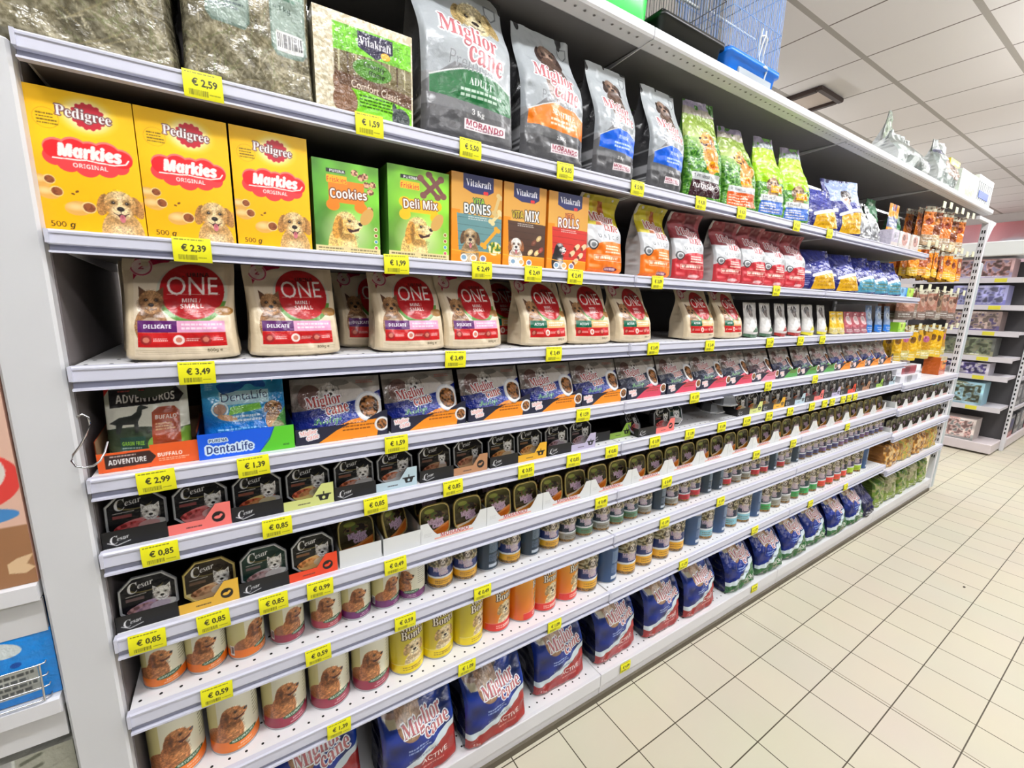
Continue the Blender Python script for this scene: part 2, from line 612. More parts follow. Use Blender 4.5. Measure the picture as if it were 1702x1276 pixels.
def empty(name, loc=(0, 0, 0), rz=0.0):
    o = bpy.data.objects.new(name, None)
    COL.objects.link(o)
    o.location = loc
    o.rotation_euler = (0, 0, rz)
    o.empty_display_size = 0.05
    return o


def tag(o, label, cat, group=None, kind=None):
    o['label'] = label
    o['category'] = cat
    if group:
        o['group'] = group
    if kind:
        o['kind'] = kind
    return o


def struct(o):
    o['kind'] = 'structure'
    return o


def copy_tree(o, parent=None):
    c = o.copy()
    COL.objects.link(c)
    if parent:
        c.parent = parent
    for ch in list(o.children):
        copy_tree(ch, c)
    return c


PROTO = {}
USED = set()


def put(kind, x, y, z, label, cat, group=None, rz=0.0, rx=0.0, sc=None):
    """set out one of a kind: the first use takes the pattern itself, later ones copy it"""
    p = PROTO[kind]
    o = copy_tree(p) if kind in USED else p
    USED.add(kind)
    o.location = (x, y, z)
    o.rotation_euler = (rx, 0, rz)
    o.scale = sc if sc else (1, 1, 1)
    if 'group' in o.keys():
        del o['group']
    return tag(o, label, cat, group)


ORD = ['first', 'second', 'third', 'fourth', 'fifth', 'sixth', 'seventh', 'eighth', 'ninth', 'tenth', 'eleventh', 'twelfth',
       'thirteenth', 'fourteenth', 'fifteenth', 'sixteenth', 'seventeenth', 'eighteenth', 'nineteenth', 'twentieth']
# ------------------------------------------------------------ room shell
W = 1.33


def node_floor():
    m = bpy.data.materials.new('floor_tiles')
    m.use_nodes = True
    nt = m.node_tree
    N, K = nt.nodes, nt.links
    b = N['Principled BSDF']
    tc = N.new('ShaderNodeTexCoord')
    mp = N.new('ShaderNodeMapping')
    mp.inputs['Location'].default_value = (-1.3115, 0.0045, 0)
    K.new(tc.outputs['Object'], mp.inputs['Vector'])
    br = N.new('ShaderNodeTexBrick')
    br.offset = 0.0
    br.inputs['Scale'].default_value = 1.0
    br.inputs['Brick Width'].default_value = 0.1965
    br.inputs['Row Height'].default_value = 0.2005
    br.inputs['Mortar Size'].default_value = 0.0021
    br.inputs['Mortar Smooth'].default_value = 0.15
    br.inputs['Color1'].default_value = lin4((202, 195, 174))
    br.inputs['Color2'].default_value = lin4((197, 191, 171))
    br.inputs['Mortar'].default_value = lin4((74, 66, 52))
    K.new(mp.outputs['Vector'], br.inputs['Vector'])
    # the doubled joint running across the aisle
    sp = N.new('ShaderNodeSeparateXYZ')
    K.new(tc.outputs['Object'], sp.inputs[0])
    sub = N.new('ShaderNodeMath')
    sub.operation = 'SUBTRACT'
    sub.inputs[1].default_value = 2.309
    K.new(sp.outputs['X'], sub.inputs[0])
    ab = N.new('ShaderNodeMath')
    ab.operation = 'ABSOLUTE'
    K.new(sub.outputs[0], ab.inputs[0])
    lt = N.new('ShaderNodeMath')
    lt.operation = 'LESS_THAN'
    lt.inputs[1].default_value = 0.0016
    K.new(ab.outputs[0], lt.inputs[0])
    no = N.new('ShaderNodeTexNoise')
    no.inputs['Scale'].default_value = 2.2
    no.inputs['Detail'].default_value = 6
    K.new(tc.outputs['Object'], no.inputs['Vector'])
    mx0 = N.new('ShaderNodeMix')
    mx0.data_type = 'RGBA'
    mx0.blend_type = 'MULTIPLY'
    mx0.inputs[0].default_value = 0.12
    K.new(br.outputs['Color'], mx0.inputs[6])
    K.new(no.outputs['Color'], mx0.inputs[7])
    mx = N.new('ShaderNodeMix')
    mx.data_type = 'RGBA'
    K.new(lt.outputs[0], mx.inputs[0])
    K.new(mx0.outputs[2], mx.inputs[6])
    mx.inputs[7].default_value = lin4((110, 98, 80))
    K.new(mx.outputs[2], b.inputs['Base Color'])
    b.inputs['Roughness'].default_value = 0.48
    b.inputs['Specular IOR Level'].default_value = 0.2
    bp = N.new('ShaderNodeBump')
    bp.inputs['Strength'].default_value = 0.25
    bp.inputs['Distance'].default_value = 0.002
    bp.invert = True
    K.new(br.outputs['Fac'], bp.inputs['Height'])
    K.new(bp.outputs['Normal'], b.inputs['Normal'])
    return m


def node_ceiling():
    m = bpy.data.materials.new('ceiling_panels')
    m.use_nodes = True
    nt = m.node_tree
    N, K = nt.nodes, nt.links
    b = N['Principled BSDF']
    tc = N.new('ShaderNodeTexCoord')
    sp = N.new('ShaderNodeSeparateXYZ')
    K.new(tc.outputs['Object'], sp.inputs[0])

    def band(out, off, per, half):
        a = N.new('ShaderNodeMath')
        a.operation = 'SUBTRACT'
        K.new(out, a.inputs[0])
        a.inputs[1].default_value = off - per / 2
        p = N.new('ShaderNodeMath')
        p.operation = 'FLOORED_MODULO'
        K.new(a.outputs[0], p.inputs[0])
        p.inputs[1].default_value = per
        q = N.new('ShaderNodeMath')
        q.operation = 'SUBTRACT'
        K.new(p.outputs[0], q.inputs[0])
        q.inputs[1].default_value = per / 2
        r = N.new('ShaderNodeMath')
        r.operation = 'ABSOLUTE'
        K.new(q.outputs[0], r.inputs[0])
        t = N.new('ShaderNodeMath')
        t.operation = 'LESS_THAN'
        K.new(r.outputs[0], t.inputs[0])
        t.inputs[1].default_value = half
        return t.outputs[0]
    no = N.new('ShaderNodeTexNoise')
    no.inputs['Scale'].default_value = 1.3
    no.inputs['Detail'].default_value = 5
    K.new(tc.outputs['Object'], no.inputs['Vector'])
    rp = N.new('ShaderNodeValToRGB')
    rp.color_ramp.elements[0].color = lin4((232, 227, 226))
    rp.color_ramp.elements[1].color = lin4((238, 234, 233))
    K.new(no.outputs['Fac'], rp.inputs['Fac'])
    m1 = N.new('ShaderNodeMix')
    m1.data_type = 'RGBA'
    K.new(band(sp.outputs['X'], 3.575, 0.6, 0.006), m1.inputs[0])
    K.new(rp.outputs['Color'], m1.inputs[6])
    m1.inputs[7].default_value = lin4((118, 108, 102))
    m2 = N.new('ShaderNodeMix')
    m2.data_type = 'RGBA'
    K.new(band(sp.outputs['Y'], 0.61, 0.6, 0.017), m2.inputs[0])
    K.new(m1.outputs[2], m2.inputs[6])
    m2.inputs[7].default_value = lin4((172, 166, 160))
    K.new(m2.outputs[2], b.inputs['Base Color'])
    b.inputs['Roughness'].default_value = 0.8
    return m


def slab(name, x0, y0, z0, x1, y1, z1, m):
    b = MB()
    b.box(x0, y0, z0, x1, y1, z1)
    return struct(b.obj(name, m))


FAR = 12.0
slab('floor', -2.5, -5.0, -0.06, FAR, 5.0, 0.0, node_floor())
slab('ceiling', -2.5, -5.0, 3.3, FAR, 5.0, 3.36, node_ceiling())
slab('wall_far', FAR, -5.0, 0, FAR + 0.1, 5.0, 3.3, mat('wall_paint', (214, 206, 204), rough=0.7, vary=0.03))
slab('wall_back', -2.5, 5.0, 0, FAR, 5.1, 3.3, mat('wall_paint'))

# dark strip along the base is a brown box standing in for shadow
# ------------------------------------------------------------ ceiling grille near the shelf top
b = MB()
for x0, y0, x1, y1 in ((-0.2, -0.2, 0.2, -0.155), (-0.2, 0.155, 0.2, 0.2), (-0.2, -0.155, -0.155, 0.155), (0.155, -0.155, 0.2, 0.155)):
    b.cbox(x0, y0, -0.035, x1, y1, 0.0, 0.006)
t = tag(empty('ceiling_vent', (4.56, 1.15, 3.3)), 'square ceiling vent with dark brown frame above the shelf top', 'vent')
b.obj('frame', mat('brown_frame', (58, 40, 34), rough=0.5), t)
b = MB()
b.box(-0.155, -0.155, -0.012, 0.155, 0.155, 0)
b.obj('diffuser', mat('vent_beige', (206, 192, 182), rough=0.7), t)

# ------------------------------------------------------------ the long gondola
ROWS = {'S1': (1.895, 0.038), 'S2': (1.621, 0.036), 'S3': (1.403, 0.042), 'S4': (1.204, 0.041), 'S5': (1.061, 0.045),
        'S6': (0.885, 0.046), 'S7': (0.713, 0.047), 'S8': (0.481, 0.048)}
NAMES = {'S1': 'bag shelf above the yellow boxes', 'S2': 'shelf of yellow and green boxes', 'S3': 'shelf of cream and red bags',
         'S4': 'shelf of tray-packed pouches', 'S5': 'shelf of black dog-meal tubs', 'S6': 'shelf of gold-rimmed tubs',
         'S7': 'upper tin shelf', 'S8': 'lower tin shelf'}
BAYN = ['nearest', 'second', 'third', 'farthest']


def rail(x0, x1, h, name='price_rail', parent=None):
    prof = [(0.012, 0.0), (0.001, 0.0), (-0.002, -0.003), (-0.002, -0.006), (0.0, -0.007), (-0.0015, -0.6 * h), (-0.001, -0.63 * h),
            (0.0065, -0.66 * h), (0.0055, -0.9 * h), (-0.002, -0.915 * h), (-0.0025, -h), (0.012, -h)]
    mi = [0] * len(prof)
    mi[7] = 1
    r = MB()
    r.sweep(prof, x0, x1, 0, mi)
    # end caps stand a little proud
    for xa, xb in ((x0 - 0.002, x0 + 0.003), (x1 - 0.003, x1 + 0.002)):
        r.box(xa, -0.0045, -0.6 * h, xb, 0.012, -0.0005)
    return r.obj(name, [M_RAIL, M_RAILD], parent)


def shelf(x0, x1, z, h, label, depth=0.45, y0=0.0, holes=True, step=0.0333):
    t = tag(empty('shelf', (x0, y0, z)), label, 'shelf', 'gondola shelves')
    w = x1 - x0
    d = MB()
    d.box(0.003, 0.012, -0.028, w - 0.003, depth, -0.002)
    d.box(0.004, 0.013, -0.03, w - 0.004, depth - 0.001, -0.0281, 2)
    if holes:
        for yy in (0.03, 0.09):
            n = int(w / step)
            for i in range(n):
                cx = (i + 0.5) * step
                d.add([(cx + 0.0032 * math.cos(a), yy + 0.0032 * math.sin(a), -0.0014) for a in (k * math.pi / 4 for k in range(8))],
                      [tuple(range(8))], 1)
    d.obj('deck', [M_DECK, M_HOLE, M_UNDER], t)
    rail(0.0025, w - 0.0025, h, 'price_rail', t)
    for xx in (0.006, w - 0.006):
        k = MB()
        k.add([(xx - 0.0015, 0.04, -0.03), (xx - 0.0015, depth, -0.03), (xx - 0.0015, depth, -0.05), (xx - 0.0015, depth - 0.06, -0.05),
               (xx + 0.0015, 0.04, -0.03), (xx + 0.0015, depth, -0.03), (xx + 0.0015, depth, -0.05), (xx + 0.0015, depth - 0.06, -0.05)],
              [(0, 1, 2, 3), (7, 6, 5, 4), (0, 4, 5, 1), (1, 5, 6, 2), (2, 6, 7, 3), (3, 7, 4, 0)])
        k.obj('bracket', M_STEEL, t)
    return t


for rk, (z, h) in ROWS.items():
    for k in range(3):
        shelf(W * k, W * (k + 1), z, h, f'white steel {NAMES[rk]}, {BAYN[k]} bay', holes=rk not in ('S1', 'S2'))
BAY4 = {'A': (1.045, 0.042), 'B': (0.868, 0.04), 'C': (0.685, 0.042), 'D': (0.435, 0.042)}
B4L = {'A': 'white end-bay shelf under the hanging treats', 'B': 'white end-bay shelf holding the upper grey tubs',
       'C': 'white end-bay shelf holding the lower grey tubs', 'D': 'white end-bay shelf over the green bags'}
for rk, (z, h) in BAY4.items():
    shelf(3 * W + 0.002, 3 * W + 1.255, z, h, B4L[rk], y0=-0.012)

# base decks with kick panels
for k in range(4):
    x0, w = W * k, (W if k < 3 else 1.255)
    t = tag(empty('base_shelf', (x0, 0.012, 0)), f'white perforated bottom deck with kick panel, {BAYN[k]} bay', 'shelf', 'gondola shelves')
    d = MB()
    d.box(0.001, 0.012, 0.085, w - 0.001, 0.455, 0.112)
    for yy in (0.035, 0.075):
        for i in range(int(w / 0.0333)):
            cx = (i + 0.5) * 0.0333
            d.add([(cx + 0.0034 * math.cos(a), yy + 0.0034 * math.sin(a), 0.1126) for a in (q * math.pi / 4 for q in range(8))], [tuple(range(8))], 1)
    d.obj('deck', [M_DECK, M_HOLE], t)
    p = MB()
    p.sweep([(0.012, 0.114), (0.002, 0.114), (0.0, 0.111), (0.0, 0.062), (0.004, 0.058), (0.006, 0.024), (0.016, 0.024), (0.012, 0.06)], 0.0015, w - 0.0015)
    p.obj('kick_panel', M_STEEL, t)
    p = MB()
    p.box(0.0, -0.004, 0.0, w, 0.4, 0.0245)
    p.obj('shade_strip', mat('shade_strip_brown', (92, 84, 70), rough=0.7), t)  # dark strip added in place of the shadow band under the panel

# top canopy shelf
TZ = 2.318
for k in range(4):
    x0, w = W * k, (W if k < 3 else 1.255)
    t = tag(empty('top_shelf', (x0, 0.0, TZ)), f'white canopy shelf with punched front underside, {BAYN[k]} bay', 'shelf', 'canopy shelves')
    d = MB()
    d.box(0.002, 0.05, -0.028, w - 0.002, 0.46, -0.003)
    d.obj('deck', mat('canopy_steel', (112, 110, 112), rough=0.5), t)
    f = MB()
    f.sweep([(0.06, 0.0), (0.002, 0.0), (0.0, -0.004), (0.0, -0.024), (0.004, -0.03), (0.052, -0.034), (0.06, -0.03)], 0.002, w - 0.002)
    for i in range(int(w / 0.0333)):
        cx = (i + 0.5) * 0.0333
        f.add([(cx + 0.004 * math.cos(a), 0.022 + 0.004 * math.sin(a), -0.0329) for a in (-q * math.pi / 4 for q in range(8))], [tuple(range(8))], 1)
    f.obj('front_lip', [M_STEEL, mat('hole_grey', (120, 116, 118))], t)
    c = MB()
    c.add([(w - 0.004, 0.01, -0.034), (w - 0.004, 0.455, -0.06), (w - 0.004, 0.455, -0.03), (w + 0.0, 0.01, -0.034), (w + 0.0, 0.455, -0.06), (w + 0.0, 0.455, -0.03)],
          [(0, 1, 2), (5, 4, 3), (0, 3, 4, 1), (1, 4, 5, 2), (2, 5, 3, 0)])
    c.obj('bracket', M_STEEL, t)

# back panels and uprights
for k in range(4):
    b = MB()
    b.box(W * k + 0.02, 0.475, 0.02, (W * (k + 1) if k < 3 else 5.25) - 0.02, 0.49, 2.285)
    tag(b.obj('gondola_sheet', M_BACK), f'shade-darkened steel back panel behind the goods, {BAYN[k]} bay', 'panel', 'gondola back panels')
for k in range(1, 4):
    b = MB()
    b.cbox(W * k - 0.018, 0.462, 0.0, W * k + 0.018, 0.53, 2.285, 0.003)
    for i in range(44):
        b.box(W * k - 0.012, 0.461, 0.2 + i * 0.05, W * k - 0.006, 0.4621, 0.225 + i * 0.05, 1)
        b.box(W * k + 0.006, 0.461, 0.2 + i * 0.05, W * k + 0.012, 0.4621, 0.225 + i * 0.05, 1)
    tag(b.obj('shelving_upright', [M_STEEL, M_HOLE]), f'white slotted upright behind the goods at the {["first", "second", "third", "far"][k - 1]} shelf joint', 'upright', 'gondola uprights')

# white end panel at the left
b = MB()
b.cbox(-0.078, 0.004, 0.0, -0.004, 0.52, 1.884, 0.004)
b.box(-0.0045, 0.03, 0.0, -0.0015, 0.5, 1.88, 1)
t = tag(b.obj('gondola_end', [mat('end_enamel', (214, 215, 218), rough=0.45, vary=0.02), mat('end_inner', (104, 98, 98), rough=0.6)]),
        'tall plain white end panel of the pet food gondola', 'panel')

# end post with slots at the far end of the run
t = tag(empty('end_post', (5.27, 0.0, 0)), 'white slotted post at the far end of the gondola', 'post')
b = MB()
b.cbox(-0.02, 0.01, 0.02, 0.012, 0.05, 2.24, 0.003)
for i in range(38):
    b.box(-0.0212, 0.02, 0.3 + i * 0.05, -0.0199, 0.027, 0.325 + i * 0.05, 1)
    b.box(-0.0212, 0.034, 0.3 + i * 0.05, -0.0199, 0.041, 0.325 + i * 0.05, 1)
b.obj('slotted_upright', [M_STEEL, M_HOLE], t)
b = MB()
b.cbox(0.014, 0.004, 0.02, 0.062, 0.05, 1.93, 0.008)
b.obj('cover_profile', mat('grey_profile', (188, 196, 200), rough=0.35), t)
b = MB()
R = []
for i in range(9):
    a = math.pi / 2 * i / 8
    R.append([(0.02 + 0.16 * math.sin(a), 0.01, 2.07 + 0.17 * (1 - (1 - math.sin(a)) ** 1.6) * 0.95),
              (0.02 + 0.16 * math.sin(a), 0.04, 2.07 + 0.17 * (1 - (1 - math.sin(a)) ** 1.6) * 0.95),
              (0.02 + 0.16 * math.sin(a), 0.04, 2.25), (0.02 + 0.16 * math.sin(a), 0.01, 2.25)])
b.loft(R)
b.obj('arched_bracket', M_STEEL, t)
b = MB()
b.cbox(-0.28, 0.012, 2.225, 0.02, 0.036, 2.25, 0.002)
b.obj('cross_bar', M_STEEL, t)


# ------------------------------------------------------------ price tags
def tag_obj(txt, ppm, seed):
    A = Art(0.056, 0.042, (236, 232, 20), ppm, 3)
    A.lines(0.06, 0.86, 0.95, 0.93, 1, (90, 90, 10), 0.8, seed, 0.7)
    A.text('€ ' + txt, 0.54, 0.56, 0.62, (40, 40, 20), 0, '', (40, 40, 20), 0.006, 1.15)
    r = np.random.default_rng(seed)
    x = 0.14
    while x < 0.6:
        A.rect(x, 0.1, x + 0.012, 0.3, (70, 70, 16))
        x += 0.018 + 0.02 * r.random()
    A.lines(0.64, 0.14, 0.92, 0.28, 1, (110, 110, 20), 0.7, seed + 3, 0.3)
    C, _ = A.colors()
    nv, nu = C.shape[:2]
    P = quad((-0.028, 0, -0.021), (0.028, 0, -0.021), (0.028, 0, 0.021), (-0.028, 0, 0.021), nu, nv)
    v = np.linspace(-1, 1, nv)[:, None]
    P[..., 1] += -0.0025 + 0.0025 * v ** 2
    back = P[:, ::-1].copy()
    back[..., 1] += 0.0008
    return grid_obj('price_tag', [(P, C), (back[::nv - 1][:, ::nu - 1], (230, 226, 60))], M_TAG, smooth=False)


TAGS = {
    'S1': [(.226, '2,59'), (.505, '1,59'), (.737, '5,50'), (1.022, '5,05'), (1.304, '5,98'), (1.619, '4,20'), (1.868, '4,20'), (2.286, '3,10'), (2.596, '3,10')],
    'S2': [(.186, '2,39'), (.555, '1,99'), (.772, '2,49'), (.929, '2,49'), (1.077, '2,49'), (1.433, '3,09'), (2.196, '3,09')],
    'S3': [(.173, '3,49'), (.700, '3,49'), (1.012, '3,49'), (1.442, '3,49'), (1.765, '3,49'), (2.203, '1,29'), (2.477, '1,29'), (2.700, '1,29')],
    'S4': [(.094, '2,99'), (.249, '1,39'), (.545, '1,59'), (1.140, '1,59'), (1.706, '1,59'), (2.241, '1,59'), (2.690, '1,29')],
    'S5': [(.085, '0,85'), (.282, '0,85'), (.491, '0,85'), (.694, '0,85'), (.929, '0,85'), (1.111, '0,85'), (1.278, '0,85'), (1.497, '1,09'), (1.701, '1,09'),
           (1.914, '1,09'), (2.103, '1,09'), (2.289, '1,09'), (2.483, '1,09'), (2.707, '1,09'), (2.848, '1,09'), (2.939, '1,09'), (3.074, '1,09'), (3.153, '1,09'), (3.234, '1,09')],
    'S6': [(.048, '0,85'), (.154, '0,85'), (.263, '0,85'), (.358, '0,99'), (.535, '0,49'), (1.247, '0,49'), (1.590, '0,49'), (2.224, '0,49'), (2.567, '0,49'), (3.203, '0,49')],
    'S7': [(.145, '0,59'), (.345, '0,59'), (.557, '0,59'), (.789, '0,49'), (1.602, '1,09'), (1.977, '1,09')],
    'S8': [(.381, '1,39'), (.740, '1,09'), (1.069, '1,09'), (1.757, '1,29'), (2.311, '1,29'), (2.885, '1,29'), (3.343, '1,29')],
    'S9': [(1.463, '4,09'), (2.422, '4,09')]}
TROW = {'S1': 'rail of the bag shelf', 'S2': 'rail under the boxes', 'S3': 'rail under the cream bags', 'S4': 'rail under the pouches',
        'S5': 'rail under the black tubs', 'S6': 'rail under the gold tubs', 'S7': 'upper tin rail', 'S8': 'lower tin rail', 'S9': 'bottom kick panel'}
TPRO = {}
for rk, lst in TAGS.items():
    for i, (x, s) in enumerate(lst):
        hi = x < 1.35
        key = (s, hi)
        if key in TPRO:
            o = TPRO[key].copy()
            COL.objects.link(o)
        else:
            o = TPRO[key] = tag_obj(s, 1500 if hi else 800, len(TPRO))
        z, h = ROWS.get(rk, (0.112, 0.1))
        o.location = (x, -0.0035 if rk != 'S9' else 0.0095, z - h / 2 if rk != 'S9' else 0.088)
        o.rotation_euler = (0, random.uniform(-0.03, 0.03), 0)
        tag(o, f'yellow price tag {s} euro, {ORD[i]} along the {TROW[rk]}', 'price tag', 'shelf price tags')
# ------------------------------------------------------------ package shapes
def sstep(a, b, x):
    t = np.clip((x - a) / (b - a), 0, 1)
    return t * t * (3 - 2 * t)


def carton(kind, A, d, side=(150, 150, 150), top=None, m=None, bow=0.0015):
    C, _ = A.colors()
    nv, nu = C.shape[:2]
    w, h = A.w, A.h
    P = quad((-w / 2, 0, 0), (w / 2, 0, 0), (w / 2, 0, h), (-w / 2, 0, h), nu, nv)
    u = np.linspace(-1, 1, nu)[None]
    v = np.linspace(-1, 1, nv)[:, None]
    P[..., 1] -= bow * (1 - u ** 2) * (1 - v ** 2)
    top = top or side
    a, b_ = -w / 2, w / 2
    pcs = [(P, C), (quad((b_, 0, 0), (b_, d, 0), (b_, d, h), (b_, 0, h)), side), (quad((a, d, 0), (a, 0, 0), (a, 0, h), (a, d, h)), side),
           (quad((a, 0, h), (b_, 0, h), (b_, d, h), (a, d, h)), top), (quad((b_, d, 0), (a, d, 0), (a, d, h), (b_, d, h)), side),
           (quad((a, d, 0), (b_, d, 0), (b_, 0, 0), (a, 0, 0)), side)]
    o = grid_obj(kind, pcs, m or M_CARD, smooth=False)
    o.data.polygons.foreach_set('use_smooth', np.concatenate([np.ones((nv - 1) * (nu - 1), bool), np.zeros(5, bool)]))
    return o


def bag(kind, A, d, side=None, m=None, v0=0.45, lean=0.0, bulge=0.02, wr=0.003, seal=0.93, gus=0.3, topw=1.0, sidelines=None, seed=0,
        round_=0.012, curl=0.0, seal_m=None, back=None, twist=0.0):
    """gusseted food bag: flat base, puffed face, sides folding in to a flat sealed top"""
    C, _ = A.colors()
    nv, nu = C.shape[:2]
    w, h = A.w, A.h
    u = np.linspace(-1, 1, nu)[None]
    v = np.linspace(0, 1, nv)[:, None]
    dep = d * (1 - 0.97 * sstep(v0, seal - 0.02, v))
    cen = d / 2 + lean * v ** 1.5 + curl * np.clip((v - 0.75) / 0.25, 0, 1) ** 2
    ww = w / 2 * (1 - 0.05 * np.sin(np.pi * np.clip(v / 0.9, 0, 1)) * (gus > 0) + (topw - 1) * sstep(0.5, 1, v))
    n = (vnoise(nv, nu, max(nu / 5, 2), seed) - 0.5) + 0.5 * (vnoise(nv, nu, max(nu / 11, 2), seed + 1) - 0.5)
    puff = bulge * (1 - np.abs(u) ** 2.6) * np.sin(np.pi * np.clip(v * 0.9 + 0.12, 0, 1)) ** 0.8
    edge = np.clip((1 - np.abs(u)) / 0.12, 0, 1)
    P = np.empty((nv, nu, 3), np.float32)
    P[..., 0] = u * ww + twist * v * u
    P[..., 1] = cen - dep / 2 - puff + n * wr * 2 * edge + round_ * (1 - np.clip((1 - np.abs(u)) / 0.1, 0, 1)) ** 2 * (1 - sstep(v0, seal, v))
    P[..., 2] = v * h + n * 0 + 0.006 * np.abs(u) ** 3 * (1 - v) ** 6
    P[..., 1] += round_ * np.clip(1 - v / 0.05, 0, 1) ** 2
    # back, coarse
    k = max(1, nv // 16)
    rows = np.unique(np.concatenate([np.arange(0, nv, k), [nv - 1]]))
    B = P[rows][:, [nu - 1, nu // 2, 0]].copy()
    B[..., 1] = (cen + dep / 2)[rows] + np.array([0, bulge * 0.5, 0])[None] * np.sin(np.pi * v[rows])
    sc = side if side is not None else (120, 120, 120)
    bc = back or sc
    # gusset sides
    ns = 9
    t = np.linspace(0, 1, ns)[None]
    pcs_side = []
    srows = np.unique(np.concatenate([np.arange(0, nv, max(1, nv // 60)), [nv - 1]]))
    for sg, ci in ((-1, 0), (1, nu - 1)):
        S = np.empty((len(srows), ns, 3), np.float32)
        f = P[srows, ci]
        bk = (cen + dep / 2)[srows]
        fold = (1 - np.abs(2 * t - 1)) * gus * d * sstep(0.25, seal, v[srows]) * 0.8
        nn = (vnoise(len(srows), ns, 3, seed + 5) - 0.5) * wr * 2
        S[..., 0] = f[:, 0:1] - sg * (fold + nn * np.sin(np.pi * t))
        S[..., 1] = f[:, 1:2] * (1 - t) + bk * t
        S[..., 2] = f[:, 2:3]
        if sidelines is not None:
            cc = np.empty((len(srows), ns, 3), np.float32)
            cc[:] = L(sc)
            vv = v[srows][:, 0]
            for va, vb, col in sidelines:
                cc[(vv >= va) & (vv <= vb)] = L(col)
        else:
            cc = sc
        if sg > 0:
            pcs_side.append((S, cc))
        else:
            pcs_side.append((S[:, ::-1].copy(), cc[:, ::-1].copy() if not isinstance(cc, tuple) else cc))
    j = int(nv * seal)
    mm = m or M_FILM
    root = empty(kind)
    grid_obj('bag_body', [(P[:j + 1], C[:j + 1]), (B, bc)] + pcs_side, mm, root)
    S = P[j:].copy()
    S2 = S[:, ::-1].copy()
    S2[..., 1] += 0.0012
    grid_obj('top_seal', [(S, C[j:]), (S2[:, ::max(1, nu // 8)], bc)], seal_m or mm, root)
    return root


def pouch(kind, A, d, m=None, back=(90, 90, 90), bulge=1.0, wr=0.003, lean=0.0, topd=0.12, pinch=0.0, seal=0.9, seed=0, fold=0.0, sag=0.006):
    """stand-up pouch, side seams, flat sealed top"""
    C, _ = A.colors()
    nv, nu = C.shape[:2]
    w, h = A.w, A.h
    u = np.linspace(-1, 1, nu)[None]
    v = np.linspace(0, 1, nv)[:, None]
    D = d / 2 * (1 - (1 - topd * 0) * sstep(0.1, seal, v) * 0.96)
    prof = np.sqrt(np.clip(1 - np.abs(u) ** 2.4, 0, 1))
    n = (vnoise(nv, nu, max(nu / 4, 2), seed) - 0.5) + 0.5 * (vnoise(nv, nu, max(nu / 9, 2), seed + 1) - 0.5)
    P = np.empty((nv, nu, 3), np.float32)
    P[..., 0] = u * w / 2 * (1 - pinch * np.sin(np.pi * np.clip(v / 0.85, 0, 1)) * 0.5)
    base = d / 2 + lean * v ** 1.4
    P[..., 1] = base - D * prof * bulge + n * wr * 2 * np.clip((1 - np.abs(u)) / 0.15, 0, 1) + fold * np.clip((v - 0.72) / 0.28, 0, 1) ** 2 * (u ** 2)
    P[..., 2] = v * h + sag * u ** 2 * (1 - v) ** 4
    k = max(1, nv // 14)
    rows = np.unique(np.concatenate([np.arange(0, nv, k), [nv - 1]]))
    cols = np.unique(np.concatenate([np.arange(0, nu, max(1, nu // 8)), [nu - 1]]))
    B = P[rows][:, cols][:, ::-1].copy()
    b0 = base[rows]
    B[..., 1] = 2 * b0 - B[..., 1] + 0.0008
    j = int(nv * seal)
    mm = m or M_FILM
    root = empty(kind)
    grid_obj('pouch_body', [(P[:j + 1], C[:j + 1]), (B, back)], mm, root)
    S = P[j:].copy()
    S2 = S[:, ::-1].copy()
    S2[..., 1] += 0.001
    grid_obj('top_seal', [(S, C[j:]), (S2[:, ::max(1, nu // 6)], back)], mm, root)
    return root


def lathe(b, prof, n=32, mi=0, cy=0.0, smooth=True):
    b.loft([[(r * math.cos(a), cy + r * math.sin(a), z) for a in (2 * math.pi * q / n for q in range(n))] for r, z in prof], mi, False, smooth)


def tin(kind, A, r, h, lidcol=None):
    """A wraps the whole way round, its middle facing the aisle"""
    C, _ = A.colors()
    nv, nu = C.shape[:2]
    a = np.linspace(-math.pi, math.pi, nu)[None]
    v = np.linspace(0, 1, nv)[:, None]
    P = np.empty((nv, nu, 3), np.float32)
    P[..., 0] = r * np.sin(a) + 0 * v
    P[..., 1] = -r * np.cos(a) + 0 * v
    P[..., 2] = 0.005 + v * (h - 0.01)
    root = empty(kind)
    grid_obj('label_wrap', [(P, C)], M_TINP, root)
    b = MB()
    lathe(b, [(0.0001, h - 0.006), (r * 0.55, h - 0.006), (r * 0.6, h - 0.0045), (r * 0.88, h - 0.0055), (r * 0.93, h - 0.001), (r * 0.965, h), (r * 1.0, h - 0.001), (r * 1.005, h - 0.004), (r * 0.99, h - 0.0055)], 32)
    b.obj('lid', M_TIN, root)
    b = MB()
    lathe(b, [(r * 0.99, 0.0055), (r * 1.01, 0.004), (r * 1.01, 0.001), (r * 0.97, 0.0), (0.0001, 0.001)], 32)
    b.obj('base_rim', M_TIN, root)
    return root


def ngon_round(n, rx, rz, sq):
    """superellipse outline"""
    out = []
    for q in range(n):
        a = 2 * math.pi * q / n
        c, s = math.cos(a), math.sin(a)
        out.append((rx * math.copysign(abs(c) ** (2 / sq), c), rz * math.copysign(abs(s) ** (2 / sq), s)))
    return out


def octagon(r, cut=0.56):
    k = r * cut
    return [(r, -k), (r, k), (k, r), (-k, r), (-r, k), (-r, -k), (-k, -r), (k, -r)]


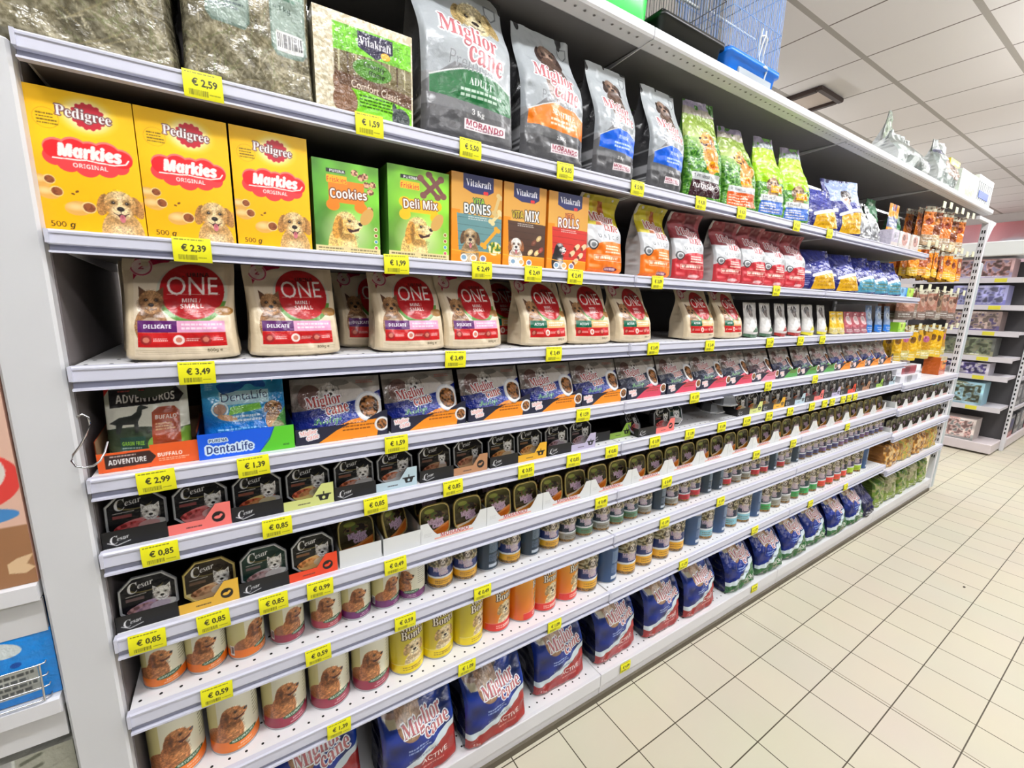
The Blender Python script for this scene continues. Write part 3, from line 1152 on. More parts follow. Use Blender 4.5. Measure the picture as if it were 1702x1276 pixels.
def tub(kind, A, outline, d, rim_m, cup_m, back=0.72):
    """shallow meal tub standing on its edge, sealed lid to the front"""
    C, _ = A.colors()
    nv, nu = C.shape[:2]
    w, h = A.w, A.h
    u = np.linspace(-1, 1, nu)[None]
    v = np.linspace(-1, 1, nv)[:, None]
    pts = np.array(outline) * 0.9
    e = np.stack([pts, np.roll(pts, -1, 0)], 1)
    px = np.stack([(e[..., 0] / w + 0.5) * nu, (e[..., 1] / h + 0.5) * nv], -1)
    keep = dilate(fill_edges(px, nv, nu), 1)
    P = quad((-w / 2, 0, 0), (w / 2, 0, 0), (w / 2, 0, h), (-w / 2, 0, h), nu, nv)
    P[..., 1] += 0.0012
    root = empty(kind)
    grid_obj('lid', [(P, C, keep)], M_PFOIL, root)
    zc = h / 2
    ring = lambda k, y: [(x * k, y, zc + z * k) for x, z in outline]
    b = MB()
    b.loft([ring(0.9, 0.003), ring(0.91, -0.0005), ring(0.97, -0.001), ring(1.0, 0.0015), ring(1.0, 0.0035), ring(0.9, 0.004)], 0, False, False)
    b.obj('rim', rim_m, root)
    b = MB()
    b.loft([ring(0.9, 0.004), ring(0.87, 0.008), ring(back, d), ring(back * 0.9, d + 0.002)], 0, False, False)
    b.add([(x * back * 0.9, d + 0.002, zc + z * back * 0.9) for x, z in outline], [tuple(range(len(outline)))])
    b.obj('cup', cup_m, root)
    return root


def tray(kind, A, d, sideh, inner=(60, 50, 45), outer=(30, 30, 30), backh=None, name='tray_front'):
    """open card display tray; the printed front may be die cut (keep mask)"""
    C, keep = A.colors()
    nv, nu = C.shape[:2]
    w, h = A.w, A.h
    P = quad((-w / 2, 0, 0), (w / 2, 0, 0), (w / 2, 0, h), (-w / 2, 0, h), nu, nv)
    Q = P[:, ::-1].copy()
    Q[..., 1] += 0.0012
    ic = np.empty((nv, nu, 3), np.float32)
    ic[:] = L(inner)
    root = empty(kind)
    grid_obj(name, [(P, C, keep), (Q, ic, keep[:, ::-1])], M_CARD, root, smooth=False)
    a, b_ = -w / 2, w / 2
    bh = backh or sideh
    t = 0.0012
    pcs = []
    for x, s in ((a, 1), (b_, -1)):
        pcs.append((quad((x, 0, 0), (x, d, 0), (x, d, bh), (x, 0, sideh)), outer))
        pcs.append((quad((x + s * t, 0, 0), (x + s * t, d, 0), (x + s * t, d, bh), (x + s * t, 0, sideh)), inner))
    pcs.append((quad((a, 0, 0.0008), (b_, 0, 0.0008), (b_, d, 0.0008), (a, d, 0.0008)), inner))
    pcs.append((quad((a, d, 0), (b_, d, 0), (b_, d, bh), (a, d, bh)), inner))
    grid_obj('tray_shell', pcs, M_CARD, root, smooth=False)
    return root
# ------------------------------------------------------------ printed designs
def art_markies(ppm=1150):
    A = Art(0.1305, 0.215, (246, 190, 8), ppm)
    A.grad(0, 0, 1, 1, (250, 178, 6), (249, 196, 4), 60)
    A.glow(0.35, 0.66, 0.5, 0.32, (255, 216, 20), 0.7)
    A.glow(0.56, 0.845, 0.3, 0.24, (255, 250, 225), 1.0)
    A.glow(0.56, 0.845, 0.24, 0.2, (255, 252, 240), 1.0)
    A.ell(0.57, 0.845, 0.145, 0.14, (190, 32, 50))
    for q in range(14):
        a = q * 2 * math.pi / 14
        A.ell(0.57 + 0.14 * math.cos(a), 0.845 + 0.135 * math.sin(a) / A.asp, 0.022, 0.022, (190, 32, 50))
    A.text('Pedigree', 0.53, 0.842, 0.5, (250, 248, 246), -3, 'serif', (120, 70, 70), 0.012, 1.25)
    A.ring(0.19, 0.79, 0.115, 0.006, (214, 150, 10), 0.9)
    A.lines(0.11, 0.745, 0.3, 0.83, 4, (80, 60, 10), 0.85, 4, 0.45)
    lo = [(0.21, 0.5, 0.1), (0.33, 0.47, 0.11), (0.5, 0.455, 0.12), (0.68, 0.47, 0.12), (0.8, 0.49, 0.1)]
    for x, y, r in lo:
        A.ell(x, y + 0.035, r, r, (226, 62, 66))
    A.rect(0.16, 0.49, 0.86, 0.54, (226, 62, 66))
    up = [(0.24, 0.585, 0.115), (0.4, 0.6, 0.125), (0.55, 0.59, 0.12), (0.7, 0.6, 0.125), (0.83, 0.575, 0.11)]
    for x, y, r in up:
        A.ell(x, y + 0.012, r * 1.04, r * 0.98, (244, 120, 110))
    for x, y, r in up:
        A.ell(x, y, r, r * 0.94, (232, 30, 38))
    A.rect(0.2, 0.545, 0.86, 0.6, (232, 30, 38))
    A.line([(0.2, 0.527), (0.42, 0.53), (0.5, 0.537), (0.6, 0.53), (0.76, 0.527), (0.87, 0.545), (0.9, 0.575)], 0.016, (255, 244, 236))
    A.text('Markies', 0.54, 0.592, 0.58, (252, 248, 244), 0, 'boldi', (250, 240, 236), 0.01, 1.25, shear=-0.05)
    A.text('ORIGINAL', 0.53, 0.492, 0.32, (252, 236, 230), 0, 'bold', None, 0, 1.1)
    for x, y, rr, rt in ((0.06, 0.36, 0.09, -20), (0.1, 0.28, 0.1, -18), (0.36, 0.185, 0.115, 8)):
        A.ell(x, y, rr * 1.1, rr * 0.74, (226, 170, 84), rt)
        A.soft(x - rr * 0.2, y + 0.01, rr, rr * 0.5, (246, 214, 150), 0.9)
        A.ell(x + rr * 0.85, y + 0.012, rr * 0.62, rr * 0.6, (238, 204, 140), rt)
        m = A.m_ell(x + rr * 0.88, y + 0.012, rr * 0.5, rr * 0.48, rt)
        A.speck(m, [(120, 62, 34), (146, 82, 44)], 0.02, 3)
    A.ell(0.37, 0.305, 0.02, 0.012, (110, 60, 30), 30)
    A.ell(0.33, 0.285, 0.018, 0.01, (110, 60, 30), -20)
    A.ell(0.96, 0.24, 0.08, 0.07, (226, 166, 70))
    dog_front(A, 0.76, 0.235, 0.38, (206, 164, 104), (176, 124, 66), (232, 206, 162))
    A.text('500 g', 0.2, 0.055, 0.22, (40, 34, 10), 0, 'boldi', None, 0, 1.0)
    return A


def art_friskies(kind, ppm=1100):
    w, h = (0.134, 0.186) if kind == 'c' else (0.148, 0.202)
    br = 0 if kind == 'c' else 24
    A = Art(w, h, (84 + br, 150 + br, 44), ppm)
    A.grad(0, 0, 1, 1, (52 + br, 104 + br, 34), (106 + br, 178 + br, 48), 20)
    n = vnoise(A.H, A.W, 0.22 * A.W, 4)[..., None]
    A.a = np.clip(A.a * (0.78 + 0.5 * n), 0, 1)
    A.glow(0.5, 0.62, 0.5, 0.55, (140 + br, 214, 60), 0.6)
    A.glow(0.5, 0.2, 0.55, 0.5, (210, 236, 150), 0.5)
    A.rect(0.2, 0.87, 0.48, 0.91, (24, 26, 24))
    A.text('PURINA', 0.36, 0.89, 0.22, (240, 240, 240), 0, 'bold')
    if kind == 'c':
        for x, y in ((0.62, 0.9), (0.72, 0.86), (0.8, 0.79), (0.86, 0.72), (0.78, 0.88), (0.9, 0.8), (0.84, 0.52)):
            m = A.m_ell(x, y, 0.055, 0.05)
            A.speck(m, [(98, 52, 40), (190, 130, 96), (222, 176, 140)], 0.025, int(x * 90))
        bone = (226, 128, 24)
        A.rect(0.22, 0.56, 0.76, 0.8, bone)
        for x, y in ((0.28, 0.53), (0.7, 0.53)):
            A.ell(x, y, 0.1, 0.085, bone)
        title, tc = 'Cookies', (120, 60, 20)
    else:
        for x0, y0, x1, y1 in ((0.56, 0.72, 0.86, 0.92), (0.52, 0.9, 0.8, 0.72), (0.66, 0.95, 0.9, 0.74)):
            A.line([(x0, y0), (x1, y1)], 0.07, (112, 66, 60))
            for x, y in ((x0, y0), (x1, y1)):
                A.ell(x, y, 0.055, 0.05, (120, 72, 66))
        bone = (246, 190, 16)
        A.rect(0.22, 0.52, 0.8, 0.66, bone)
        for x, y in ((0.26, 0.49), (0.76, 0.49), (0.26, 0.62), (0.78, 0.62)):
            A.ell(x, y, 0.09, 0.08, bone)
        title, tc = 'Deli Mix', (110, 56, 18)
    A.rect(0.2, 0.765, 0.5, 0.845, (246, 176, 20))
    A.text('Friskies', 0.35, 0.8, 0.29, (206, 60, 30), 0, 'bold', (252, 196, 40), 0.008, 1.35)
    A.text(title, 0.52, 0.665 if kind == 'c' else 0.62, 0.56, (250, 248, 244), 3, 'bold', tc, 0.016, 1.3)
    A.glow(0.5, 0.25, 0.42, 0.36, (236, 240, 200), 0.7)
    dog_side(A, 0.46, 0.34, 0.46, (232, 192, 112), (206, 146, 60), (244, 218, 160), 1)
    A.ell(0.79, 0.44, 0.085, 0.15, (206, 160, 84), -34)
    for i, c in enumerate(((150, 100, 40), (150, 70, 40), (60, 150, 190), (190, 70, 90))):
        A.ell(0.93, 0.31 - i * 0.07, 0.032, 0.032, (238, 226, 200))
        A.ell(0.93, 0.31 - i * 0.07, 0.022, 0.022, c)
    A.rect(0, 0, 1, 0.085, (222, 204, 150))
    A.lines(0.04, 0.01, 0.46, 0.075, 2, (90, 80, 50), 0.8, 1)
    A.lines(0.52, 0.01, 0.98, 0.075, 2, (90, 80, 50), 0.8, 2)
    return A


def art_vita(kind, ppm=1050):
    A = Art({'b': 0.142, 'm': 0.136, 'r': 0.146}[kind], 0.212, (222, 170, 82), ppm)
    A.grad(0, 0.5, 1, 1, (222, 170, 82), (200, 142, 52), 70)
    pan = {'b': (96, 138, 140), 'm': (74, 48, 34), 'r': (196, 44, 34)}[kind]
    A.rect(0, 0, 1, 0.14, (240, 134, 10))
    A.rect(0.0, 0.14, 0.16, 0.6, (238, 140, 20))
    A.poly([(0.14, 0.14), (0.1, 0.56), (1, 0.55), (1, 0.14)], pan)
    for q in range(5):
        A.line([(0.12, 0.2 + q * 0.08), (1, 0.19 + q * 0.08)], 0.008, tuple(int(c * 0.72) for c in pan))
    A.rect(0, 0.1, 1, 0.15, (242, 142, 20))
    A.poly([(0.22, 1.0), (0.82, 1.0), (0.82, 0.84), (0.7, 0.795), (0.4, 0.795), (0.22, 0.84)], (26, 32, 88))
    A.text('Vitakraft', 0.52, 0.905, 0.5, (245, 245, 248), 0, 'serif', None, 0, 1.3)
    A.ell(0.64, 0.815, 0.03, 0.03, (206, 30, 40))
    A.ell(0.68, 0.815, 0.03, 0.03, (206, 30, 40))
    t2, c1, oc = {'b': ('BONES', (150, 200, 40), (40, 56, 60)), 'm': ('MIX', (214, 190, 40), (52, 36, 30)), 'r': ('ROLLS', (236, 150, 40), (110, 24, 22))}[kind]
    if kind == 'm':
        A.text('VITA', 0.32, 0.64, 0.26, c1, 2, 'bold', oc, 0.014, 1.6)
        A.text(t2, 0.66, 0.64, 0.34, (248, 246, 240), 2, 'bold', oc, 0.016, 1.6)
    else:
        A.text('VITA', 0.52, 0.715, 0.22, c1, 2, 'bold', oc, 0.014, 1.3)
        A.text(t2, 0.5, 0.625, 0.52, (248, 246, 240), 2, 'bold', oc, 0.016, 1.45)
    A.lines(0.32, 0.5, 0.72, 0.545, 2, (235, 235, 230), 0.7, 2)
    if kind == 'b':
        dog_front(A, 0.36, 0.3, 0.32, (150, 120, 80), (96, 70, 46), (206, 190, 160))
        for p, q, c in (((0.62, 0.22), (0.9, 0.42), (232, 160, 40)), ((0.78, 0.5), (0.96, 0.62), (222, 206, 150)), ((0.84, 0.6), (0.94, 0.8), (206, 180, 120))):
            A.line([p, q], 0.06, c)
            for e in (p, q):
                A.ell(e[0] - 0.02, e[1] + 0.012, 0.045, 0.04, c)
                A.ell(e[0] + 0.03, e[1] - 0.01, 0.045, 0.04, c)
        m = A.m_ell(0.86, 0.2, 0.14, 0.12)
        A.speck(m, [(60, 110, 50), (206, 190, 60), (236, 230, 200)], 0.04, 8)
    elif kind == 'm':
        dog_front(A, 0.3, 0.27, 0.3, (226, 222, 214), (150, 90, 50), (240, 236, 228))
        for x, y, c in ((0.72, 0.32, (110, 60, 40)), (0.84, 0.38, (206, 176, 120)), (0.8, 0.2, (222, 190, 130)), (0.64, 0.2, (226, 200, 150)), (0.9, 0.24, (150, 60, 50))):
            A.ell(x, y, 0.075, 0.045, c, 40)
            A.ell(x, y, 0.03, 0.02, tuple(min(255, k + 30) for k in c), 40)
    else:
        dog_side(A, 0.3, 0.28, 0.3, (30, 30, 34), (16, 16, 20), (230, 226, 222), 1, True)
        for x, y in ((0.62, 0.24), (0.74, 0.33), (0.84, 0.22), (0.72, 0.14), (0.92, 0.34)):
            A.ell(x, y, 0.085, 0.05, (232, 204, 160), 35)
            A.ell(x - 0.05, y - 0.028, 0.03, 0.045, (120, 50, 36), 35)
    for i in range(3):
        A.ell(0.24 + 0.19 * i, 0.068, 0.068, 0.066, (244, 240, 232))
        A.ell(0.24 + 0.19 * i, 0.072, 0.048, 0.04, ((70, 120, 160), (220, 150, 60), (60, 70, 130))[i], al=0.7)
    A.line([(0, 0.15), (0.3, 0.13), (0.6, 0.15), (1, 0.14)], 0.012, (250, 180, 60))
    return A


def art_unico(kind, ppm=900):
    A = Art(0.156, 0.236, (212, 214, 216), ppm)
    top, bot = ((196, 180, 26), (238, 118, 14)) if kind == 'o' else ((140, 52, 60), (184, 40, 50))
    A.grad(0, 0.36, 1, 0.75, (206, 208, 211), (182, 186, 190), 90)
    A.rect(0, 0.62, 1, 1, top)
    if kind == 'o':
        A.poly([(0.3, 0.62), (0.36, 0.78), (0.28, 1.0), (0.52, 1.0), (0.64, 0.8), (0.66, 0.62)], (166, 82, 24))
        A.ell(0.3, 0.84, 0.16, 0.2, (206, 196, 40), al=0.7)
        A.rect(0.0, 0.93, 1, 1, (170, 160, 24))
    else:
        A.poly([(0.3, 0.62), (0.5, 0.8), (0.42, 1.0), (0.8, 1.0), (0.84, 0.74), (0.9, 0.62)], (110, 36, 46))
        A.ell(0.24, 0.78, 0.2, 0.16, (176, 84, 90), al=0.6)
    miglior(A, 0.55, 0.655, 0.72, -4, (170, 70, 62) if kind == 'o' else (180, 60, 66), (120, 40, 50), (236, 236, 238))
    for i, ch in enumerate('UNICO'):
        A.text(ch, 0.3 + 0.135 * i, 0.475, 0.06 if ch != 'I' else 0.016, (30, 30, 34), 0, 'bold' if i == 0 else '', None, 0, 1.0)
    A.poly([(0, 0), (1, 0), (1, 0.41), (0.7, 0.42), (0.35, 0.4), (0.16, 0.36), (0, 0.3)], bot)
    A.ring(0.14, 0.36, 0.1, 0.03, (50, 52, 54))
    A.ell(0.14, 0.36, 0.07, 0.07, (206, 208, 210))
    A.ell(0.14, 0.36, 0.045, 0.045, (120, 124, 128))
    A.lines(0.4, 0.26, 0.9, 0.375, 3, (255, 232, 214), 0.9, 3, 0.45)
    A.rect(0.16, 0.165, 0.96, 0.235, (252, 226, 206))
    A.rect(0.17, 0.17, 0.95, 0.23, bot)
    A.lines(0.19, 0.175, 0.93, 0.225, 1, (255, 236, 220), 0.9, 5, 0.7)
    A.ell(0.6, 0.065, 0.2, 0.045, (96, 24, 60) if kind == 'o' else (230, 150, 150))
    A.lines(0.44, 0.04, 0.78, 0.085, 1, (240, 220, 220), 0.8, 6, 0.7)
    return A


def yorkie(A, cx, cy, s):
    k = 1 / A.asp
    A.poly([(cx - 0.4 * s, cy + 0.1 * s * k), (cx - 0.42 * s, cy + 0.62 * s * k), (cx - 0.08 * s, cy + 0.34 * s * k)], (92, 62, 44))
    A.poly([(cx + 0.4 * s, cy + 0.1 * s * k), (cx + 0.42 * s, cy + 0.62 * s * k), (cx + 0.08 * s, cy + 0.34 * s * k)], (110, 76, 52))
    dog_front(A, cx, cy, s, (150, 108, 70), (96, 66, 44), (176, 134, 92), 'none', False)
    A.ell(cx, cy - 0.95 * s * k, 0.4 * s, 0.36 * s, (196, 178, 158), al=0.7)


def art_one(kind, ppm=1000):
    A = Art(0.176, 0.187, (222, 206, 178), ppm)
    A.poly([(0, 0.45), (0.08, 0.62), (0.28, 0.88), (0.42, 1), (0, 1)], (176, 22, 66))
    A.ell(0.42, 0.6, 0.38, 0.4, (224, 208, 182))
    A.rect(0, 0.0, 0.09, 1, (216, 198, 166))
    A.rect(0.9, 0.0, 1, 1, (214, 196, 166))
    A.ell(0.16, 0.92, 0.1, 0.1, (234, 220, 210), al=0.9)
    A.ring(0.16, 0.92, 0.095, 0.015, (190, 60, 90), 0.9)
    A.text('3' if kind == 'a' else '2', 0.16, 0.925, 0.045, (170, 40, 70), 0, 'bold')
    A.ell(0.61, 0.675, 0.325, 0.315, (198, 200, 180))
    m = A.m_ell(0.61, 0.655, 0.32, 0.305)
    A.put(m & (A.yy < 0.6), (86, 134, 56))
    A.ell(0.61, 0.69, 0.295, 0.295, (168, 22, 28))
    A.glow(0.61, 0.74, 0.3, 0.25, (196, 34, 36), 0.6)
    A.ell(0.9, 0.5, 0.09, 0.05, (146, 104, 50))
    A.text('PURINA', 0.64, 0.86, 0.24, (40, 16, 16), 3, 'bold')
    A.rect(0.5, 0.845, 0.545, 0.875, (200, 30, 36))
    A.text('ONE', 0.61, 0.745, 0.46, (246, 236, 230), 2, '', None, 0, 1.25)
    A.line([(0.38, 0.655), (0.86, 0.665)], 0.005, (216, 150, 140))
    A.text('MINI /', 0.6, 0.6, 0.17, (246, 238, 232), 2, 'bold')
    A.text('SMALL', 0.605, 0.545, 0.21, (246, 238, 232), 2, 'bold')
    A.text('<10kg', 0.61, 0.49, 0.1, (226, 170, 160), 2, '')
    yorkie(A, 0.24, 0.575, 0.26)
    b1, b2 = (((84, 26, 96), (226, 160, 196)) if kind == 'd' else ((0, 92, 66), (236, 182, 120)))
    A.rect(0.12, 0.29, 0.9, 0.4, b2)
    A.rect(0.12, 0.29, 0.46, 0.4, b1)
    A.text('DELICATE' if kind == 'd' else 'ACTIVE', 0.29, 0.345, 0.24 if kind == 'd' else 0.2, (246, 244, 246), 0, 'bold')
    A.lines(0.5, 0.31, 0.88, 0.385, 2, (250, 236, 240), 0.8, 3)
    A.rect(0.12, 0.145, 0.9, 0.285, (186, 26, 28))
    A.line([(0.12, 0.2), (0.9, 0.19)], 0.004, (214, 80, 70))
    for i, x in enumerate((0.19, 0.47, 0.71)):
        A.ell(x, 0.215, 0.05, 0.05, (240, 222, 214) if i == 1 else (150, 40, 40))
        A.ell(x, 0.215, 0.028, 0.028, (200, 120, 100))
        A.lines(x + 0.06, 0.2, x + 0.19, 0.235, 2, (244, 214, 206), 0.85, i + 2)
    for q in range(3):
        A.line([(0.1, 0.115 - q * 0.018), (0.92, 0.112 - q * 0.018)], 0.004, (176, 160, 132))
    A.text('800g e', 0.78, 0.1, 0.14, (90, 80, 60), 0, 'bold')
    A.rect(0, 0, 1, 0.05, (214, 198, 168))
    return A


def art_prestige(kind, ppm=950):
    A = Art(0.2, 0.125, (132, 122, 114), ppm)
    A.grad(0, 0.4, 1, 1, (120, 110, 102), (176, 168, 160), 30)
    n = vnoise(A.H, A.W, 0.09 * A.W, 6)[..., None]
    A.a = np.clip(A.a * (0.8 + 0.4 * n), 0, 1)
    A.rect(0.0, 0.9, 1, 1, (150, 146, 140))
    A.ell(0.52, 0.6, 0.3, 0.2, (206, 198, 190))
    A.ell(0.2, 0.66, 0.13, 0.14, (110, 84, 78))
    dog_front(A, 0.42, 0.74, 0.22, (224, 218, 212), (196, 188, 180), (232, 228, 222), 'flop', False)
    base = {'o': (20, 34, 110), 'p': (30, 40, 66), 'g': (22, 30, 70), 'k': (60, 22, 36)}[kind]
    A.poly([(0, 0), (1, 0), (1, 0.72), (0.75, 0.58), (0.4, 0.5), (0, 0.42)], base)
    if kind == 'o':
        A.glow(0.8, 0.3, 0.4, 0.2, (20, 70, 170), 0.7)
    bc = {'o': (226, 130, 24), 'p': (196, 60, 84), 'g': (70, 140, 60), 'k': (196, 96, 120)}[kind]
    A.poly([(0.25, 0), (1, 0), (1, 0.3), (0.62, 0.24), (0.4, 0.12)], bc)
    A.lines(0.5, 0.1, 0.9, 0.2, 2, (110, 60, 20), 0.8, 3)
    miglior(A, 0.38, 0.5, 0.46, 7, (176, 62, 56), (20, 20, 60))
    A.text('Prestige', 0.36, 0.245, 0.3, (96, 160, 80) if kind != 'k' else (220, 190, 190), 7, 'script', None, 0, 1.3)
    bowl(A, 0.84, 0.43, 0.17)
    A.lines(0.72, 0.86, 0.95, 0.93, 2, (190, 90, 90), 0.7, 5)
    return A


def art_prestige_tray(kind, ppm=900):
    A = Art(0.204, 0.06, (24, 26, 48), ppm)
    bc = {'o': (232, 138, 22), 'p': (202, 64, 88), 'g': (74, 146, 66), 'k': (206, 120, 140)}[kind]
    A.poly([(0.22, 0), (0.86, 0), (0.9, 0.7), (0.6, 0.66), (0.42, 0.42)], bc)
    A.lines(0.48, 0.32, 0.84, 0.58, 2, (120, 60, 10), 0.85, 3, 0.45)
    A.lines(0.05, 0.62, 0.2, 0.72, 1, (230, 230, 235), 0.8, 1)
    A.text('Miglior', 0.13, 0.44, 0.17, (230, 150, 140), 8, 'serif', (244, 244, 244), 0.012, 1.4)
    A.text('cane', 0.17, 0.26, 0.12, (230, 150, 140), 8, 'serif', (244, 244, 244), 0.012, 1.4)
    bowl(A, 0.92, 0.46, 0.085, 9)
    top = 0.62 + 0.38 * np.clip((A.xx - 0.74) / 0.2, 0, 1) ** 0.6
    A.keep = A.yy < top
    A.keep &= A.xx < 0.99
    return A


def art_advent(ppm=1100):
    A = Art(0.125, 0.155, (176, 178, 160), ppm)
    A.grad(0, 0.35, 1, 0.75, (206, 206, 188), (222, 220, 206), 90)
    A.grad(0, 0, 1, 0.42, (34, 44, 30), (60, 72, 46), 70)
    A.ell(0.3, 0.36, 0.5, 0.14, (48, 60, 42))
    m = (A.yy > 0.38) & (A.yy < 0.46) & (A.xx > 0.3)
    A.fur(m, 0.8, 0.05)
    A.ell(0.95, 0.3, 0.1, 0.14, (120, 160, 60))
    A.ell(0.58, 0.25, 0.1, 0.12, (110, 150, 60))
    A.poly([(0.04, 0.52), (0.16, 0.585), (0.3, 0.6), (0.36, 0.64), (0.38, 0.7), (0.42, 0.715), (0.5, 0.69), (0.5, 0.675), (0.43, 0.66), (0.42, 0.6), (0.38, 0.53), (0.385, 0.4), (0.345, 0.4), (0.33, 0.5), (0.2, 0.5), (0.17, 0.4), (0.12, 0.4), (0.12, 0.5)], (44, 48, 44))
    A.poly([(0.06, 0.92), (0.86, 0.92), (0.95, 0.82), (0.88, 0.73), (0.06, 0.7)], (30, 28, 28))
    A.text('ADVENTUROS', 0.48, 0.805, 0.7, (240, 238, 232), 1, 'bold', None, 0, 1.7)
    A.lines(0.16, 0.875, 0.5, 0.91, 1, (160, 60, 50), 0.8, 2)
    A.poly([(0.54, 0.12), (0.54, 0.62), (0.62, 0.68), (0.82, 0.68), (0.88, 0.62), (0.88, 0.12)], (146, 58, 28))
    A.grad(0.56, 0.14, 0.86, 0.6, (120, 46, 20), (176, 72, 36), 90)
    A.text('BUFALO', 0.71, 0.56, 0.26, (246, 240, 232), 0, 'bold', None, 0, 1.2)
    A.lines(0.58, 0.4, 0.84, 0.5, 3, (236, 200, 150), 0.8, 4)
    A.rect(0.16, 0.08, 0.46, 0.36, (40, 66, 56))
    A.text('GRAIN FREE', 0.31, 0.28, 0.26, (140, 190, 60), 0, 'bold', None, 0, 1.8)
    A.lines(0.18, 0.1, 0.44, 0.24, 4, (190, 206, 196), 0.7, 6)
    A.poly([(0, 0.84), (0.1, 0.97), (0.1, 1), (0, 1)], (186, 40, 34))
    return A


def art_advent_tray(ppm=1100):
    A = Art(0.148, 0.043, (222, 88, 30), ppm)
    A.poly([(0.07, 0.16), (0.5, 0.2), (0.56, 0.47), (0.5, 0.76), (0.07, 0.74)], (52, 30, 26))
    A.text('ADVENTURE', 0.28, 0.42, 0.36, (246, 244, 240), 0, 'bold', None, 0, 1.5)
    A.lines(0.12, 0.6, 0.4, 0.7, 1, (220, 200, 190), 0.8, 1, 0.7)
    A.text('BUFFALO', 0.7, 0.5, 0.25, (252, 244, 236), 0, 'bold', None, 0, 1.2)
    A.lines(0.58, 0.2, 0.9, 0.36, 2, (252, 220, 196), 0.7, 3)
    A.keep = A.yy < 0.93 + 0.07 * np.sign(A.xx - 0.5)
    return A


def art_dental(ppm=1100):
    A = Art(0.148, 0.155, (18, 104, 176), ppm)
    A.grad(0, 0, 1, 1, (6, 92, 196), (24, 120, 168), 80)
    A.glow(0.4, 0.75, 0.5, 0.4, (110, 196, 214), 0.8)
    A.rect(0.2, 0.63, 0.8, 0.8, (176, 214, 224))
    A.text('PURINA', 0.34, 0.845, 0.24, (20, 34, 50), 2, 'bold')
    A.text('DentaLife', 0.5, 0.735, 0.56, (14, 40, 80), 3, '', (206, 234, 240), 0.006, 1.15)
    A.poly([(0.3, 0.5), (0.7, 0.55), (0.68, 0.63), (0.32, 0.6)], (120, 190, 70))
    A.ring(0.2, 0.58, 0.1, 0.02, (220, 236, 240))
    A.ell(0.2, 0.58, 0.075, 0.07, (176, 140, 120))
    A.ell(0.28, 0.47, 0.12, 0.04, (196, 150, 110), -14)
    A.lines(0.34, 0.4, 0.7, 0.5, 2, (226, 236, 246), 0.9, 2)
    dog_front(A, 0.84, 0.56, 0.19, (150, 104, 66), (120, 78, 46), (196, 160, 116), 'flop', False)
    A.lines(0.16, 0.16, 0.72, 0.34, 5, (150, 206, 240), 0.8, 5)
    A.poly([(0.66, 0.1), (1, 0.55), (1, 0), (0.66, 0)], (78, 150, 70))
    A.ell(0.88, 0.2, 0.1, 0.18, (140, 140, 104))
    A.text('7', 0.86, 0.93, 0.035, (230, 240, 246), 0, 'bold')
    A.rect(0.04, 0.82, 0.16, 0.97, (60, 140, 190))
    A.lines(0.05, 0.83, 0.15, 0.96, 5, (160, 210, 226), 0.7, 9)
    A.ell(0.52, 0.965, 0.09, 0.015, (10, 30, 40))
    return A


def art_dental_tray(ppm=1100):
    A = Art(0.17, 0.052, (10, 86, 214), ppm)
    A.poly([(0.6, 0.0), (1, 0), (1, 1), (0.78, 1), (0.74, 0.66)], (86, 190, 40))
    A.line([(0.6, 0.0), (0.72, 0.5), (0.78, 1)], 0.012, (8, 60, 170))
    A.text('DentaLife', 0.31, 0.36, 0.46, (12, 40, 110), 0, 'bold', (214, 232, 244), 0.022, 1.3)
    A.text('PURINA', 0.2, 0.7, 0.18, (14, 40, 90), 0, 'bold', (214, 232, 244), 0.012, 1.1)
    A.text('MINI', 0.9, 0.2, 0.07, (20, 70, 20), 0, 'bold')
    return A


def westie(A, cx, cy, s, sit=False):
    k = 1 / A.asp
    wht = (222, 220, 216)
    if sit:
        A.ell(cx + 0.05 * s, cy - 1.0 * s * k, 0.5 * s, 0.75 * s, (206, 200, 196))
        A.ell(cx + 0.4 * s, cy - 1.35 * s * k, 0.35 * s, 0.4 * s, (196, 188, 184))
    else:
        A.ell(cx + 0.1 * s, cy - 0.72 * s * k, 0.72 * s, 0.34 * s, (206, 204, 200))
    dog_front(A, cx, cy, s, wht, (176, 170, 166), (236, 234, 230), 'prick', False, False, nose=(20, 18, 20))


def art_cesar(food, food2, bg=(18, 18, 20), sit=False, gold=False, ppm=1250):
    A = Art(0.092, 0.092, bg, ppm)
    A.glow(0.4, 0.75, 0.5, 0.4, tuple(min(255, c + 22) for c in bg), 0.8)
    if gold:
        A.rect(0, 0, 1, 0.3, (206, 190, 140))
    A.ell(0.46, 0.74, 0.3, 0.12, (110, 100, 60))
    A.ell(0.48, 0.755, 0.28, 0.11, bg)
    A.text('C', 0.25, 0.755, 0.18, (230, 230, 230), 8, 'serifi', None, 0, 1.15)
    A.text('esar', 0.46, 0.785, 0.27, (230, 230, 230), 10, 'serifi', None, 0, 1.15)
    A.line([(0.13, 0.585), (0.46, 0.6)], 0.014, (176, 172, 166))
    A.rect(0.12, 0.48, 0.42, 0.54, tuple(min(255, int(c * 0.5 + 30)) for c in food2))
    A.ell(0.5, 0.26, 0.36, 0.16, food, 8)
    m = A.m_ell(0.36, 0.28, 0.24, 0.09, 8)
    A.speck(m, [tuple(int(c * 0.7) for c in food2), food2, tuple(min(255, c + 26) for c in food2)], 0.05, 4)
    m = A.m_ell(0.72, 0.33, 0.14, 0.08, 8)
    A.speck(m, [tuple(int(c * 0.6) for c in food2), food2], 0.05, 6)
    westie(A, 0.72, 0.5, 0.35 if not sit else 0.24, sit)
    A.ell(0.56, 0.25, 0.3, 0.1, food, 6, 0.5)
    return A


